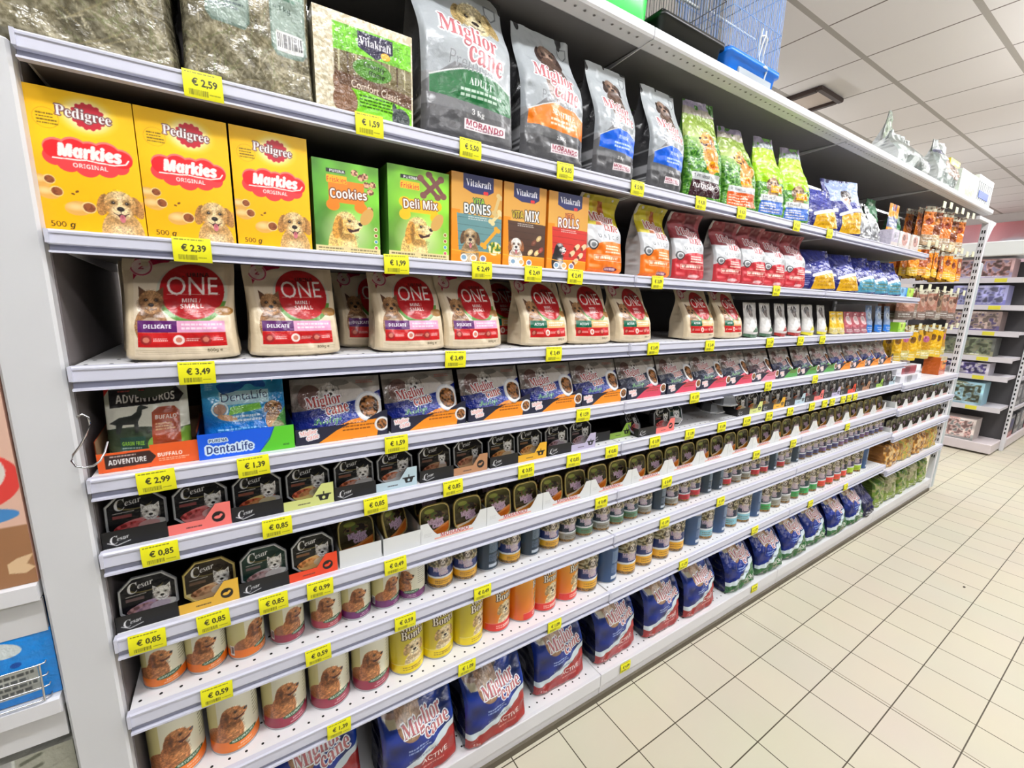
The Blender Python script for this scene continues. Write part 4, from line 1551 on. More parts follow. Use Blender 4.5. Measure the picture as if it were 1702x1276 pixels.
def art_cesar_tray(flav, icon, ppm=1000):
    A = Art(0.199, 0.05, (16, 16, 18), ppm)
    A.rect(0.48, 0, 1, 1, flav)
    A.text('C', 0.085, 0.3, 0.06, (226, 226, 226), 8, 'serifi', None, 0, 1.15)
    A.text('esar', 0.15, 0.33, 0.09, (226, 226, 226), 10, 'serifi', None, 0, 1.1)
    A.line([(0.04, 0.22), (0.1, 0.08), (0.2, 0.2)], 0.008, (206, 206, 206))
    if icon == 'pan':
        A.poly([(0.83, 0.44), (0.85, 0.2), (0.93, 0.2), (0.95, 0.44)], (16, 16, 18))
        A.line([(0.815, 0.46), (0.965, 0.46)], 0.014, (16, 16, 18))
        A.line([(0.89, 0.46), (0.89, 0.6)], 0.012, (16, 16, 18))
        A.ell(0.89, 0.33, 0.018, 0.018, flav)
    else:
        A.ell(0.89, 0.42, 0.056, 0.056, (20, 18, 18))
        A.ell(0.882, 0.4, 0.03, 0.017, flav)
        A.ell(0.912, 0.47, 0.014, 0.014, flav)
    A.lines(0.62, 0.14, 0.76, 0.24, 1, (40, 30, 30), 0.7, 2)
    A.keep = np.where(A.xx < 0.48, A.yy < 0.66, A.yy < 0.44 + 0.56 * np.clip((A.xx - 0.77) / 0.1, 0, 1))
    return A


def art_gold(kind, ppm=1000):
    A = Art(0.09, 0.09, (52, 44, 24), ppm)
    A.grad(0, 0.3, 1, 1, (44, 36, 20), (96, 96, 36), 110)
    m = A.m_ell(0.5, 0.62, 0.34, 0.16)
    A.speck(m, [(40, 30, 24), (96, 70, 44), (70, 84, 40)], 0.07, 3)
    A.ell(0.34, 0.8, 0.16, 0.07, (120, 126, 50))
    A.text('Miglior', 0.52, 0.46, 0.5, (150, 110, 140), 6, 'serif', (206, 190, 206), 0.012, 1.4)
    A.text('cane', 0.6, 0.34, 0.36, (150, 110, 140), 6, 'serif', (206, 190, 206), 0.012, 1.4)
    A.poly([(0, 0), (1, 0), (1, 0.36), (0.5, 0.2), (0, 0.16)], {'a': (180, 92, 26), 'b': (196, 120, 40), 'g': (92, 84, 62)}[kind])
    A.line([(0.08, 0.1), (0.5, 0.18), (0.94, 0.36)], 0.06, (206, 196, 176) if kind != 'a' else (190, 120, 60))
    return A


def art_morando_tray(kind, ppm=900):
    A = Art(0.2, 0.058, (222, 224, 222), ppm)
    if kind == 'plain':
        A.keep = (A.yy < 0.82)
        return A
    A.rect(0.2, 0.1, 0.78, 0.17, (232, 170, 150))
    A.text('MORANDO', 0.5, 0.26, 0.42, (176, 40, 44), 0, 'bold', None, 0, 1.0)
    A.lines(0.05, 0.3, 0.16, 0.5, 3, (190, 192, 190), 0.7, 3)
    d = np.abs(A.xx - 0.5) * 2
    A.keep = A.yy < 0.36 + 0.64 * np.clip((d - 0.52) / 0.26, 0, 1) ** 1.3
    return A


def spaniel(A, cx, cy, s):
    was = A.a.copy()
    A.ell(cx - 0.45 * s, cy - 1.25 * s / A.asp, 0.75 * s, 0.8 * s, (156, 98, 58))
    dog_side(A, cx, cy, s, (168, 104, 58), (134, 76, 40), (190, 128, 80), 1)
    A.fur(np.abs(A.a - was).max(-1) > 0.02, 0.3, 0.008)


def art_natural(band, w, h, ppm=800):
    """spaniel tin; the picture sits left of the middle of the wrap"""
    A = Art(w, h, (222, 218, 190), ppm)
    A.grad(0, 0, 1, 1, (206, 200, 150), (232, 230, 214), 30)
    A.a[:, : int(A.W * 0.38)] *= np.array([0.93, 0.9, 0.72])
    A.rect(0, 0, 1, 0.2, band)
    spaniel(A, 0.475, 0.67, 0.18)
    A.rect(0, 0, 1, 0.2, band)
    A.ell(0.54, 0.2, 0.1, 0.022, (44, 84, 50), 6)
    A.text('NATURALPET', 0.54, 0.2, 0.16, (226, 236, 220), 6, 'bold', None, 0, 1.1)
    A.text('BOCCONI', 0.55, 0.1, 0.08, (246, 236, 226), 3, 'bold', None, 0, 1.0)
    A.lines(0.49, 0.03, 0.62, 0.065, 1, (240, 220, 210), 0.7, 1)
    A.lines(0.62, 0.4, 0.72, 0.95, 9, (120, 118, 100), 0.7, 3, 0.4)
    A.barcode(0.22, 0.06, 0.27, 0.3, 4)
    return A


def art_miglior_tin(band, w, h, blue=(26, 44, 104), ppm=800, stripe=(226, 230, 232)):
    A = Art(w, h, blue, ppm)
    A.rect(0, 0.62, 1, 1, (112, 110, 78))
    m = A.yy > 0.62
    A.speck(m, [(64, 66, 46), (126, 108, 70), (176, 168, 140)], 0.02, 8)
    for cx in (0.26, 0.52, 0.76):
        dog_front(A, cx, 0.82, 0.1, (196, 180, 160), (60, 50, 46), (230, 224, 216), 'flop', False)
    A.poly([(0, 0), (1, 0), (1, 0.36), (0.5, 0.3), (0, 0.26)], band)
    A.poly([(0.0, 0.26), (0.5, 0.3), (1, 0.36), (1, 0.43), (0.5, 0.36), (0, 0.31)], stripe)
    m = A.yy < 0.09
    A.speck(m, [(70, 56, 30), (150, 110, 50)], 0.012, 4)
    A.text('Miglior', 0.49, 0.56, 0.18, (186, 150, 170), 4, 'serif', (206, 208, 220), 0.003, 1.5)
    A.text('cane', 0.53, 0.455, 0.115, (186, 150, 170), 4, 'serif', (206, 208, 220), 0.003, 1.5)
    A.lines(0.42, 0.12, 0.62, 0.24, 2, (90, 60, 20), 0.7, 3)
    A.rect(0.2, 0.5, 0.3, 0.94, (206, 214, 210))
    A.lines(0.205, 0.52, 0.295, 0.92, 9, (110, 120, 120), 0.7, 5, 0.45)
    A.rect(0.2, 0.12, 0.3, 0.34, (214, 218, 216))
    A.barcode(0.215, 0.14, 0.285, 0.3, 7)
    return A


def art_back_tin(w, h, band=(206, 140, 60), blue=(42, 74, 116), ppm=700):
    A = Art(w, h, blue, ppm)
    A.rect(0.42, 0.55, 0.62, 0.92, tuple(c + 30 for c in blue))
    A.lines(0.43, 0.56, 0.61, 0.9, 8, (150, 170, 190), 0.6, 5)
    A.poly([(0.58, 0), (0.75, 0), (0.75, 0.5), (0.6, 0.34)], band)
    A.line([(0.58, 0.34), (0.66, 0.46), (0.75, 0.5)], 0.02, (226, 230, 232))
    A.rect(0.42, 0.08, 0.55, 0.18, (200, 210, 220))
    A.lines(0.42, 0.26, 0.56, 0.5, 6, (130, 150, 180), 0.6, 2)
    return A


def art_granbonta(kind, w, h, ppm=850):
    y = kind == 'y'
    A = Art(w, h, (212, 190, 40) if y else (222, 122, 26), ppm)
    A.grad(0.2, 0, 0.8, 1, (226, 200, 24) if y else (222, 96, 24), (196, 182, 70) if y else (230, 160, 44), 60)
    A.text('Gran', 0.5, 0.93, 0.16, (246, 240, 220), 3, 'serif', (60, 34, 14), 0.007, 1.3)
    A.text('Bontà', 0.52, 0.78, 0.22, (246, 240, 220), 3, 'serif', (60, 34, 14), 0.008, 1.3)
    dog_front(A, 0.53, 0.5, 0.17, (222, 196, 150), (190, 156, 104), (238, 222, 186), 'flop', False)
    A.poly([(0.3, 0), (0.75, 0), (0.75, 0.3), (0.52, 0.2), (0.3, 0.16)], (240, 214, 10) if y else (214, 46, 34))
    A.line([(0.3, 0.16), (0.52, 0.2), (0.75, 0.3)], 0.006, (246, 236, 150) if y else (240, 150, 120))
    A.lines(0.42, 0.05, 0.62, 0.14, 2, (150, 120, 10) if y else (250, 220, 200), 0.8, 3)
    A.text('CARNE' if not y else 'POLLO', 0.55, 0.11, 0.1, (150, 110, 10) if y else (250, 236, 226), 4, 'bold')
    return A


def art_hay(ppm=600, labels=True, w=0.22, h=0.34, seed=2):
    A = Art(w, h, (126, 118, 98), ppm)
    m = np.ones((A.H, A.W), bool)
    A.speck(m, [(104, 98, 78), (124, 118, 96), (142, 136, 114)], 0.016, seed, (0.3, 0.7))
    A.fur(m, 0.35, 0.06, seed)
    r = np.random.default_rng(seed)
    for q in range(260):
        x, y, a = r.random(), r.random(), r.random() * 3.14
        l = 0.04 + 0.09 * r.random()
        c = [(176, 168, 140), (96, 90, 68), (150, 140, 106), (120, 124, 88)][q % 4]
        bx0, bx1 = sorted((x - l * math.cos(a), x + l * math.cos(a)))
        A.line([(x - l * math.cos(a), y - l * math.sin(a) / A.asp), (x + l * math.cos(a), y + l * math.sin(a) / A.asp)], 0.005, c)
    if labels:
        for x0, x1, y0 in ((0.18, 0.5, 0.34), (0.66, 0.95, 0.26)):
            A.poly([(x0, y0 + 0.04), (x0 + 0.04, y0), (x1 - 0.04, y0), (x1, y0 + 0.04), (x1, 1), (x0, 1)], (110, 128, 118))
            A.poly([(x0 + 0.015, y0 + 0.045), (x0 + 0.05, y0 + 0.015), (x1 - 0.05, y0 + 0.015), (x1 - 0.015, y0 + 0.045), (x1 - 0.015, 1), (x0 + 0.015, 1)], (150, 166, 156))
        A.lines(0.21, 0.42, 0.47, 0.7, 12, (84, 96, 100), 0.8, 1)
        A.barcode(0.7, 0.29, 0.92, 0.4, 5)
        A.text('e 1 kg', 0.76, 0.52, 0.14, (50, 70, 60), 0, 'bold')
        A.lines(0.69, 0.56, 0.92, 0.75, 7, (90, 130, 110), 0.8, 6)
        A.ell(0.1, 0.5, 0.07, 0.1, (176, 180, 176), al=0.7)
    return A


def art_shavings(ppm=900):
    A = Art(0.2, 0.19, (214, 204, 178), ppm)
    m = np.ones((A.H, A.W), bool)
    A.speck(m, [(200, 188, 158), (220, 210, 184), (236, 228, 206)], 0.022, 5)
    A.rect(0.18, 0.06, 0.98, 0.9, (120, 190, 50))
    A.grad(0.18, 0.3, 0.98, 0.66, (86, 66, 44), (120, 112, 80), 60)
    for q in range(9):
        A.rect(0.22 + q * 0.085, 0.44, 0.235 + q * 0.085, 0.68, (70, 52, 36) if q % 2 else (176, 168, 130))
    A.rect(0.18, 0.64, 0.98, 0.9, (110, 186, 46))
    A.fur((A.xx > 0.18) & (A.xx < 0.98) & (A.yy > 0.64) & (A.yy < 0.9), 0.35, 0.02)
    A.poly([(0.42, 0.88), (0.78, 0.88), (0.78, 0.74), (0.6, 0.64), (0.42, 0.72)], (40, 36, 62))
    A.text('Vitakraft', 0.6, 0.79, 0.33, (240, 238, 240), 0, 'serif', None, 0, 1.3)
    A.ell(0.7, 0.7, 0.05, 0.035, (232, 170, 60))
    A.ell(0.56, 0.52, 0.2, 0.1, (76, 130, 40))
    A.text('Country', 0.58, 0.555, 0.22, (30, 44, 22), -4, 'boldi', None, 0, 1.1)
    A.text('Home', 0.6, 0.49, 0.17, (30, 44, 22), -4, 'boldi', None, 0, 1.1)
    A.poly([(0.18, 0.3), (0.98, 0.24), (0.98, 0.38), (0.18, 0.44)], (96, 70, 52))
    A.text('Comfort Classic', 0.6, 0.335, 0.52, (226, 210, 190), -4, '', None, 0, 1.3)
    A.poly([(0.18, 0.06), (0.98, 0.06), (0.98, 0.24), (0.5, 0.3), (0.18, 0.3)], (120, 196, 44))
    A.lines(0.42, 0.14, 0.8, 0.27, 4, (40, 70, 24), 0.85, 3)
    A.ell(0.28, 0.17, 0.12, 0.14, (128, 96, 74))
    A.ell(0.2, 0.3, 0.03, 0.1, (120, 88, 66), 10)
    A.ell(0.86, 0.12, 0.1, 0.1, (70, 76, 76))
    A.ell(0.79, 0.2, 0.025, 0.06, (70, 76, 76), 10)
    return A


def art_grey(kind, w, h, ppm=700):
    col, title, kg = {'g': ((20, 98, 48), 'ADULT', '3 Kg'), 'o': ((232, 122, 24), 'SENSITIVE', '2,5 Kg'), 'b': ((26, 96, 216), 'JUNIOR', '2 Kg')}[kind]
    A = Art(w, h, (180, 186, 189), ppm)
    A.grad(0, 0.3, 1, 1, (152, 158, 163), (190, 196, 199), 80)
    A.grad(0, 0, 1, 0.36, (74, 74, 76), (150, 152, 154), 90)
    A.rect(0, 0, 1, 0.2, (80, 80, 82))
    A.poly([(0, 0.18), (1, 0.18), (1, 0.32), (0.7, 0.42), (0.3, 0.44), (0, 0.3)], (104, 105, 107))
    A.poly([(0.06, 0.25), (0.95, 0.22), (0.95, 0.36), (0.78, 0.4), (0.45, 0.42), (0.25, 0.385), (0.06, 0.34)], col)
    A.line([(0.06, 0.345), (0.25, 0.39), (0.45, 0.425), (0.78, 0.405), (0.95, 0.365)], 0.012, (214, 216, 216))
    A.text(title, 0.58, 0.355, 0.26 if kind != 'o' else 0.4, (240, 244, 240), -3, 'serif', None, 0, 1.2)
    A.lines(0.36, 0.26, 0.84, 0.32, 2, (230, 240, 230), 0.8, 3)
    A.text(kg, 0.55, 0.185, 0.14, (235, 235, 235), -3, 'serif')
    A.rect(0.4, 0.085, 0.86, 0.145, (236, 226, 228))
    A.text('MORANDO', 0.63, 0.12, 0.42, (140, 20, 50), -3, 'bold', None, 0, 0.9)
    A.lines(0.42, 0.09, 0.84, 0.105, 1, (120, 60, 80), 0.7, 2)
    if kind == 'g':
        dog_front(A, 0.62, 0.78, 0.42, (206, 188, 140), (170, 146, 96), (226, 214, 180), 'flop', False, False)
    else:
        dog_front(A, 0.52, 0.8, 0.36, (110, 88, 76), (60, 46, 42), (176, 150, 134), 'flop', False)
        A.ell(0.52, 0.68, 0.2, 0.18, (90, 70, 60))
    A.poly([(0.78, 0.94), (0.93, 0.94), (0.93, 0.88), (0.855, 0.84), (0.78, 0.88)], (120, 124, 128))
    A.poly([(0.795, 0.93), (0.915, 0.93), (0.915, 0.885), (0.855, 0.85), (0.795, 0.885)], (196, 202, 204))
    A.text('Premium', 0.5, 0.45, 0.5, (120, 124, 128), -5, '', (206, 210, 212), 0.004, 1.2)
    miglior(A, 0.52, 0.56, 0.74, -8, (184, 104, 110), (120, 40, 54), (240, 242, 242))
    return A


def art_frisbag(kind, w, h, ppm=700):
    A = Art(w, h, (84, 140, 50), ppm)
    m = np.ones((A.H, A.W), bool)
    A.speck(m, [(44, 100, 34), (70, 132, 42), (104, 160, 60)], 0.024, 6)
    A.rect(0, 0.62, 1, 0.86, (140, 164, 74) if kind != 'b' else (176, 210, 60))
    A.glow(0.3, 0.62, 0.4, 0.3, (214, 226, 170), 0.8)
    A.rect(0, 0.86, 1, 1, (168, 160, 150) if kind != 'b' else (150, 156, 160))
    A.rect(0, 0.93, 1, 1, (160, 150, 176))
    if kind == 'b':
        A.rect(0.0, 0.42, 1, 0.66, (160, 214, 30))
        dog_front(A, 0.5, 0.4, 0.36, (150, 116, 84), (110, 80, 56), (196, 170, 140))
    else:
        dog_side(A, 0.56, 0.6, 0.42, (206, 142, 62), (180, 112, 40), (226, 180, 110), -1)
        A.ell(0.6, 0.44, 0.12, 0.2, (206, 140, 60))
    A.rect(0.42, 0.3, 0.82, 0.385, (244, 176, 20))
    A.text('Friskies', 0.62, 0.345, 0.38, (190, 50, 26), 0, 'bold', None, 0, 1.3)
    col = {'n': (58, 32, 38), 'o': (214, 90, 34), 'b': (70, 110, 190)}[kind]
    A.rect(0.1, 0.2, 0.92, 0.27, (206, 210, 212))
    A.text('5 PROMESSE', 0.36, 0.235, 0.4, (60, 60, 66), -3, 'bold')
    A.rect(0.1, 0.05, 0.92, 0.2, col)
    if kind == 'n':
        A.text('nutriSoft', 0.46, 0.15, 0.6, (244, 240, 240), -4, 'bold', None, 0, 1.0)
        A.ring(0.82, 0.14, 0.06, 0.012, (230, 226, 226))
    else:
        A.lines(0.14, 0.06, 0.8, 0.18, 4, (244, 226, 210), 0.8, 4)
    return A


def art_bluebag(w, h, low=(206, 158, 30), ppm=600, face=False):
    A = Art(w, h, (34, 34, 104), ppm)
    A.grad(0, 0, 1, 1, (24, 26, 80), (50, 58, 140), 60)
    A.lines(0.04, 0.1, 0.2, 0.5, 8, (150, 150, 190), 0.6, 3)
    A.poly([(0.24, 0.04), (0.98, 0.06), (0.98, 0.44), (0.7, 0.42), (0.3, 0.34)], low)
    A.line([(0.26, 0.36), (0.7, 0.46), (0.98, 0.48)], 0.07, (220, 222, 226))
    A.rect(0.04, 0.4, 0.2, 0.46, (220, 220, 226))
    A.lines(0.4, 0.1, 0.9, 0.34, 3, (150, 100, 10), 0.4, 2)
    if face:
        A.rect(0.1, 0.6, 1, 1, (160, 176, 214))
        A.ell(0.55, 0.7, 0.16, 0.14, (44, 36, 36))
        A.ell(0.54, 0.62, 0.09, 0.1, (190, 140, 120))
        A.line([(0.4, 0.62), (0.6, 0.4)], 0.12, (200, 206, 226), 0.7)
    return A


def art_floorbag(kind, ppm=750):
    A = Art(0.235, 0.32, (24, 36, 96), ppm)
    A.grad(0, 0, 1, 1, (18, 26, 84), (18, 50, 128), 70)
    n = vnoise(A.H, A.W, 0.14 * A.W, 9)[..., None]
    A.a = np.clip(A.a * (0.6 + 0.75 * n), 0, 1)
    low = (150, 34, 34) if kind == 'r' else (40, 96, 52)
    A.poly([(0, 0), (1, 0), (1, 0.4), (0.6, 0.24), (0.25, 0.17), (0, 0.13)], low)
    A.poly([(0, 0.13), (0.25, 0.17), (0.6, 0.24), (1, 0.4), (1, 0.47), (0.55, 0.31), (0.2, 0.23), (0, 0.19)], (206, 220, 226))
    A.lines(0.3, 0.25, 0.72, 0.3, 1, (110, 120, 140), 0.6, 3)
    A.text('ACTIVE' if kind == 'r' else 'SPECIAL', 0.66, 0.185, 0.36, (240, 232, 228), 2, '', None, 0, 1.1)
    A.lines(0.5, 0.1, 0.86, 0.13, 1, (226, 170, 160), 0.7, 5)
    A.text('4 kg', 0.14, 0.06, 0.1, (220, 190, 186), 0, 'bold')
    m = A.m_poly([(0.04, 0.7), (0.1, 0.6), (0.4, 0.62), (0.62, 0.74), (0.7, 1), (0.04, 1)])
    A.speck(m, [(70, 56, 50), (120, 92, 76), (150, 140, 110)], 0.14, 5)
    dog_front(A, 0.36, 0.84, 0.3, (142, 110, 84), (96, 70, 54), (186, 160, 132), 'flop', False)
    miglior(A, 0.58, 0.52, 0.66, 9, (186, 110, 114), (50, 36, 60), (244, 246, 248))
    A.lines(0.3, 0.34, 0.62, 0.4, 2, (180, 200, 230), 0.7, 6)
    A.ring(0.86, 0.9, 0.06, 0.01, (150, 160, 200))
    return A


def art_whitepouch(c, ppm=600):
    A = Art(0.105, 0.15, (196, 194, 190), ppm)
    A.rect(0, 0, 1, 0.3, (206, 202, 198))
    A.ell(0.45, 0.8, 0.22, 0.2, (56, 50, 50))
    A.ell(0.5, 0.68, 0.16, 0.16, (110, 100, 96))
    A.poly([(0.2, 0.3), (0.5, 0.62), (0.85, 0.3)], (222, 222, 220))
    A.poly([(0.3, 0.16), (0.85, 0.16), (0.85, 0.34), (0.5, 0.24)], c)
    A.rect(0, 0, 1, 0.1, c)
    return A


def art_plain(w, h, c0, c1, c2, ppm=500, seed=1):
    """small far pack: two bands, a blob and a few lines"""
    A = Art(w, h, c0, ppm)
    A.grad(0, 0, 1, 1, c0, tuple(min(255, int(k * 1.15)) for k in c0), 60)
    A.rect(0, 0, 1, 0.28, c1)
    A.ell(0.5, 0.62, 0.3, 0.24, c2)
    A.ell(0.42, 0.66, 0.12, 0.1, tuple(int(k * 0.7) for k in c2))
    A.lines(0.14, 0.08, 0.86, 0.22, 2, (235, 235, 230), 0.7, seed)
    A.lines(0.2, 0.84, 0.8, 0.95, 1, (240, 240, 236), 0.8, seed + 2)
    return A
# ------------------------------------------------------------ patterns of the goods
G = (120, 120, 124)
P = PROTO
P['markies'] = carton('biscuit_box', art_markies(), 0.07, (238, 178, 10), (240, 186, 20))
P['friskc'] = carton('biscuit_box', art_friskies('c'), 0.06, (70, 120, 40), (96, 150, 50))
P['friskd'] = carton('biscuit_box', art_friskies('d'), 0.06, (80, 140, 44), (110, 170, 54))
for k in 'bmr':
    P['vita' + k] = carton('treat_box', art_vita(k), 0.055, (214, 130, 30), (206, 160, 70))
for k, sc in (('o', (190, 190, 186)), ('r', (170, 110, 114))):
    P['unico' + k] = bag('kibble_bag', art_unico(k), 0.075, (176, 174, 172), M_MATTE, 0.4, 0.03, 0.014, 0.006, 0.94, seed=4, back=sc, curl=-0.03, topw=1.02)
for k in 'da':
    P['one' + k] = bag('kibble_bag', art_one(k), 0.08, (212, 196, 168), M_FILM, 0.3, 0.028, 0.013, 0.003, 0.93, seed=11 if k == 'd' else 14, curl=0.01)
for k in 'opgk':
    P['prest' + k] = pouch('meal_pouch_pack', art_prestige(k), 0.06, M_GLOSS, (130, 126, 122), wr=0.003, lean=0.03, seed=3)
    P['ptray' + k] = tray('display_tray', art_prestige_tray(k), 0.19, 0.04, (70, 66, 62), (24, 26, 48))
P['adv'] = pouch('treat_pouch', art_advent(), 0.05, M_FILM, (60, 66, 50), lean=0.02, seed=5)
P['advtray'] = tray('display_tray', art_advent_tray(), 0.17, 0.06, (150, 120, 90), (206, 84, 30), 0.075)
P['dent'] = pouch('treat_pouch', art_dental(), 0.05, M_GLOSS, (20, 80, 150), lean=0.02, seed=6, wr=0.0025)
P['denttray'] = tray('display_tray', art_dental_tray(), 0.17, 0.055, (16, 70, 150), (10, 80, 200))
GREYRIM = mat('foil_rim', (170, 172, 176), rough=0.25, metal=0.6)
GOLDRIM = mat('gold_rim', (176, 158, 96), rough=0.3, metal=0.5)
CUPG = mat('tub_grey', (96, 98, 100), rough=0.35, metal=0.4)
CUPD = mat('tub_gold', (130, 112, 62), rough=0.35, metal=0.4)
OCT = octagon(0.046, 0.52)
RSQ = ngon_round(28, 0.045, 0.046, 4.2)
CES = {'red': ((222, 130, 130), (186, 66, 66), (18, 18, 20), False, False), 'yel': ((222, 196, 120), (186, 80, 50), (18, 18, 20), False, False),
       'blu': ((206, 206, 206), (186, 96, 60), (22, 22, 24), False, False), 'bro': ((176, 140, 104), (150, 86, 60), (24, 20, 18), True, False),
       'ora': ((206, 170, 110), (216, 150, 60), (20, 26, 22), False, False), 'lav': ((190, 170, 186), (150, 110, 110), (18, 16, 22), False, False),
       'gol': ((196, 160, 120), (150, 100, 66), (40, 32, 22), False, True), 'grn': ((186, 176, 176), (150, 110, 110), (22, 44, 38), False, False),
       'pur': ((176, 150, 180), (150, 110, 110), (20, 20, 24), False, False), 'che': ((222, 176, 110), (196, 120, 60), (24, 24, 22), False, False)}
for k, a in CES.items():
    P['ces' + k] = tub('meal_tub', art_cesar(*a), OCT, 0.034, GOLDRIM if k == 'gol' else GREYRIM, CUPG)
for k, (c, ic) in {'red': ((238, 118, 110), 'cow'), 'yel': ((208, 214, 130), 'pan'), 'blu': ((186, 208, 216), 'pan'), 'bro': ((178, 130, 92), 'cow'),
                   'ora': ((226, 172, 40), 'pan'), 'lav': ((190, 182, 208), 'pan'), 'gol': ((226, 178, 60), 'cow'), 'tom': ((226, 66, 26), 'cow'),
                   'lim': ((150, 190, 70), 'pan')}.items():
    P['ctray' + k] = tray('display_tray', art_cesar_tray(c, ic), 0.2, 0.03, (28, 24, 22), (18, 18, 20))
for k in 'abg':
    P['gold' + k] = tub('meal_tub', art_gold(k), RSQ, 0.03, GOLDRIM, CUPD)
P['goldg2'] = tub('meal_tub', art_gold('g', 700), RSQ, 0.03, mat('dull_rim', (150, 146, 122), rough=0.35, metal=0.4), CUPG)
P['mtray'] = tray('display_tray', art_morando_tray('m'), 0.2, 0.055, (150, 144, 136), (214, 216, 214), 0.06)
Ap = art_morando_tray('plain')
Ap.w = 0.1
P['mplain'] = tray('display_tray', Ap, 0.2, 0.05, (150, 144, 136), (206, 208, 206), 0.06)
CS, CB = 2 * math.pi * 0.0375, 2 * math.pi * 0.05
for nm, c in (('nato', (232, 118, 30)), ('natr', (150, 44, 66)), ('natm', (170, 60, 74)), ('natp', (110, 40, 100))):
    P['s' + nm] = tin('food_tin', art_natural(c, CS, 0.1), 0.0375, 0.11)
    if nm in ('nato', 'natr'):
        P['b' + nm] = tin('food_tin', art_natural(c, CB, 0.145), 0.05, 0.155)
for nm, c, bl in (('y', (226, 168, 36), (26, 44, 104)), ('g', (84, 130, 96), (24, 52, 66)), ('s', (150, 150, 140), (34, 44, 60)), ('r', (192, 36, 50), (28, 40, 70)),
                  ('b', (60, 66, 120), (30, 36, 80)), ('p', (110, 84, 130), (36, 32, 66)), ('c', (130, 190, 204), (28, 44, 72)), ('l', (160, 196, 40), (40, 34, 80)),
                  ('h', (40, 146, 74), (26, 52, 60)), ('x', (214, 60, 46), (30, 40, 60))):
    if nm in 'ygsrbp':
        P['sm' + nm] = tin('food_tin', art_miglior_tin(c, CS, 0.1, bl, 700), 0.0375, 0.11)
    if nm in 'yclhxs':
        P['bm' + nm] = tin('food_tin', art_miglior_tin(c, CB, 0.14, bl, 620), 0.05, 0.15)
P['smk'] = tin('food_tin', art_back_tin(CS, 0.1, (96, 120, 130), (30, 50, 66)), 0.0375, 0.11)
P['bmk'] = tin('food_tin', art_back_tin(CB, 0.14), 0.05, 0.15)
for k in 'yo':
    P['bgran' + k] = tin('food_tin', art_granbonta(k, CB, 0.155), 0.05, 0.165)
P['hay'] = bag('hay_bale', art_hay(seed=3, w=0.215, h=0.3), 0.2, (112, 106, 86), M_GLOSS, 0.9, 0, 0.012, 0.005, 0.97, 0 and 0.1 or 0.02, seed=8, round_=0.025)
P['haybig'] = bag('hay_bale', art_hay(500, False, 0.27, 0.3, 7), 0.22, (104, 98, 80), M_GLOSS, 0.9, 0, 0.014, 0.007, 0.97, 0.02, seed=18, round_=0.03)
P['shav'] = carton('shavings_bale', art_shavings(), 0.14, (196, 186, 156), (206, 196, 168), M_GLOSS, 0.006)
P['plas'] = pouch('clear_bag', art_plain(0.2, 0.24, (120, 120, 122), (130, 130, 132), (110, 110, 114), 250), 0.1, M_GLOSS, (110, 110, 112), wr=0.01, seed=3)
GL = [(0.05, 0.055, (170, 170, 172)), (0.075, 0.08, (170, 170, 172)), (0.1, 0.105, (170, 170, 172)), (0.125, 0.13, (160, 160, 162)), (0.15, 0.23, (150, 150, 152)), (0.36, 0.37, (130, 130, 132))]
P['greyg'] = bag('dog_food_bag', art_grey('g', 0.25, 0.385), 0.13, (66, 66, 68), M_FILM, 0.55, 0.03, 0.02, 0.004, 0.95, 0.5, sidelines=GL, seed=21)
P['greyo'] = bag('dog_food_bag', art_grey('o', 0.215, 0.36), 0.12, (60, 60, 62), M_FILM, 0.5, 0.03, 0.02, 0.005, 0.95, 0.5, sidelines=GL, seed=25, topw=0.9)
P['greyb'] = bag('dog_food_bag', art_grey('b', 0.165, 0.33), 0.12, (62, 62, 64), M_FILM, 0.45, 0.0, 0.016, 0.004, 0.95, 0.5, sidelines=GL, seed=31, curl=0.01)
P['frisn'] = bag('kibble_bag', art_frisbag('n', 0.18, 0.35), 0.065, (70, 120, 50), M_GLOSS, 0.4, 0.04, 0.016, 0.007, 0.9, seed=41, topw=0.8)
P['friso'] = bag('kibble_bag', art_frisbag('o', 0.19, 0.32), 0.065, (70, 120, 50), M_GLOSS, 0.4, 0.06, 0.018, 0.007, 0.9, seed=43, topw=0.7)
P['frisb'] = bag('kibble_bag', art_frisbag('b', 0.165, 0.33), 0.065, (90, 150, 50), M_GLOSS, 0.35, 0.05, 0.016, 0.006, 0.88, seed=45, topw=0.65)
P['blue'] = bag('kibble_bag', art_bluebag(0.22, 0.2), 0.06, (34, 34, 96), M_GLOSS, 0.3, 0.05, 0.018, 0.006, 0.92, seed=51, sidelines=[(0.3, 0.36, (200, 200, 206)), (0.1, 0.14, (120, 120, 160))])
P['bluef'] = bag('kibble_bag', art_bluebag(0.22, 0.28, face=True), 0.06, (34, 34, 96), M_GLOSS, 0.35, 0.05, 0.016, 0.006, 0.94, seed=53, topw=1.15, sidelines=[(0.3, 0.36, (200, 200, 206)), (0.1, 0.14, (120, 120, 160))])
P['teal'] = bag('kibble_bag', art_bluebag(0.2, 0.2, (70, 140, 166)), 0.06, (30, 34, 70), M_GLOSS, 0.3, 0.05, 0.018, 0.007, 0.92, seed=55)
P['floorr'] = bag('dog_food_bag', art_floorbag('r'), 0.13, (20, 24, 56), M_FILM, 0.45, 0.05, 0.02, 0.007, 0.95, 0.35, seed=61, topw=1.02, curl=0.02, sidelines=[(0.45, 0.53, (70, 76, 100))])
P['floorg'] = bag('dog_food_bag', art_floorbag('g'), 0.11, (22, 28, 70), M_GLOSS, 0.3, 0.09, 0.025, 0.01, 0.95, 0.3, seed=63, topw=0.85, curl=0.08)
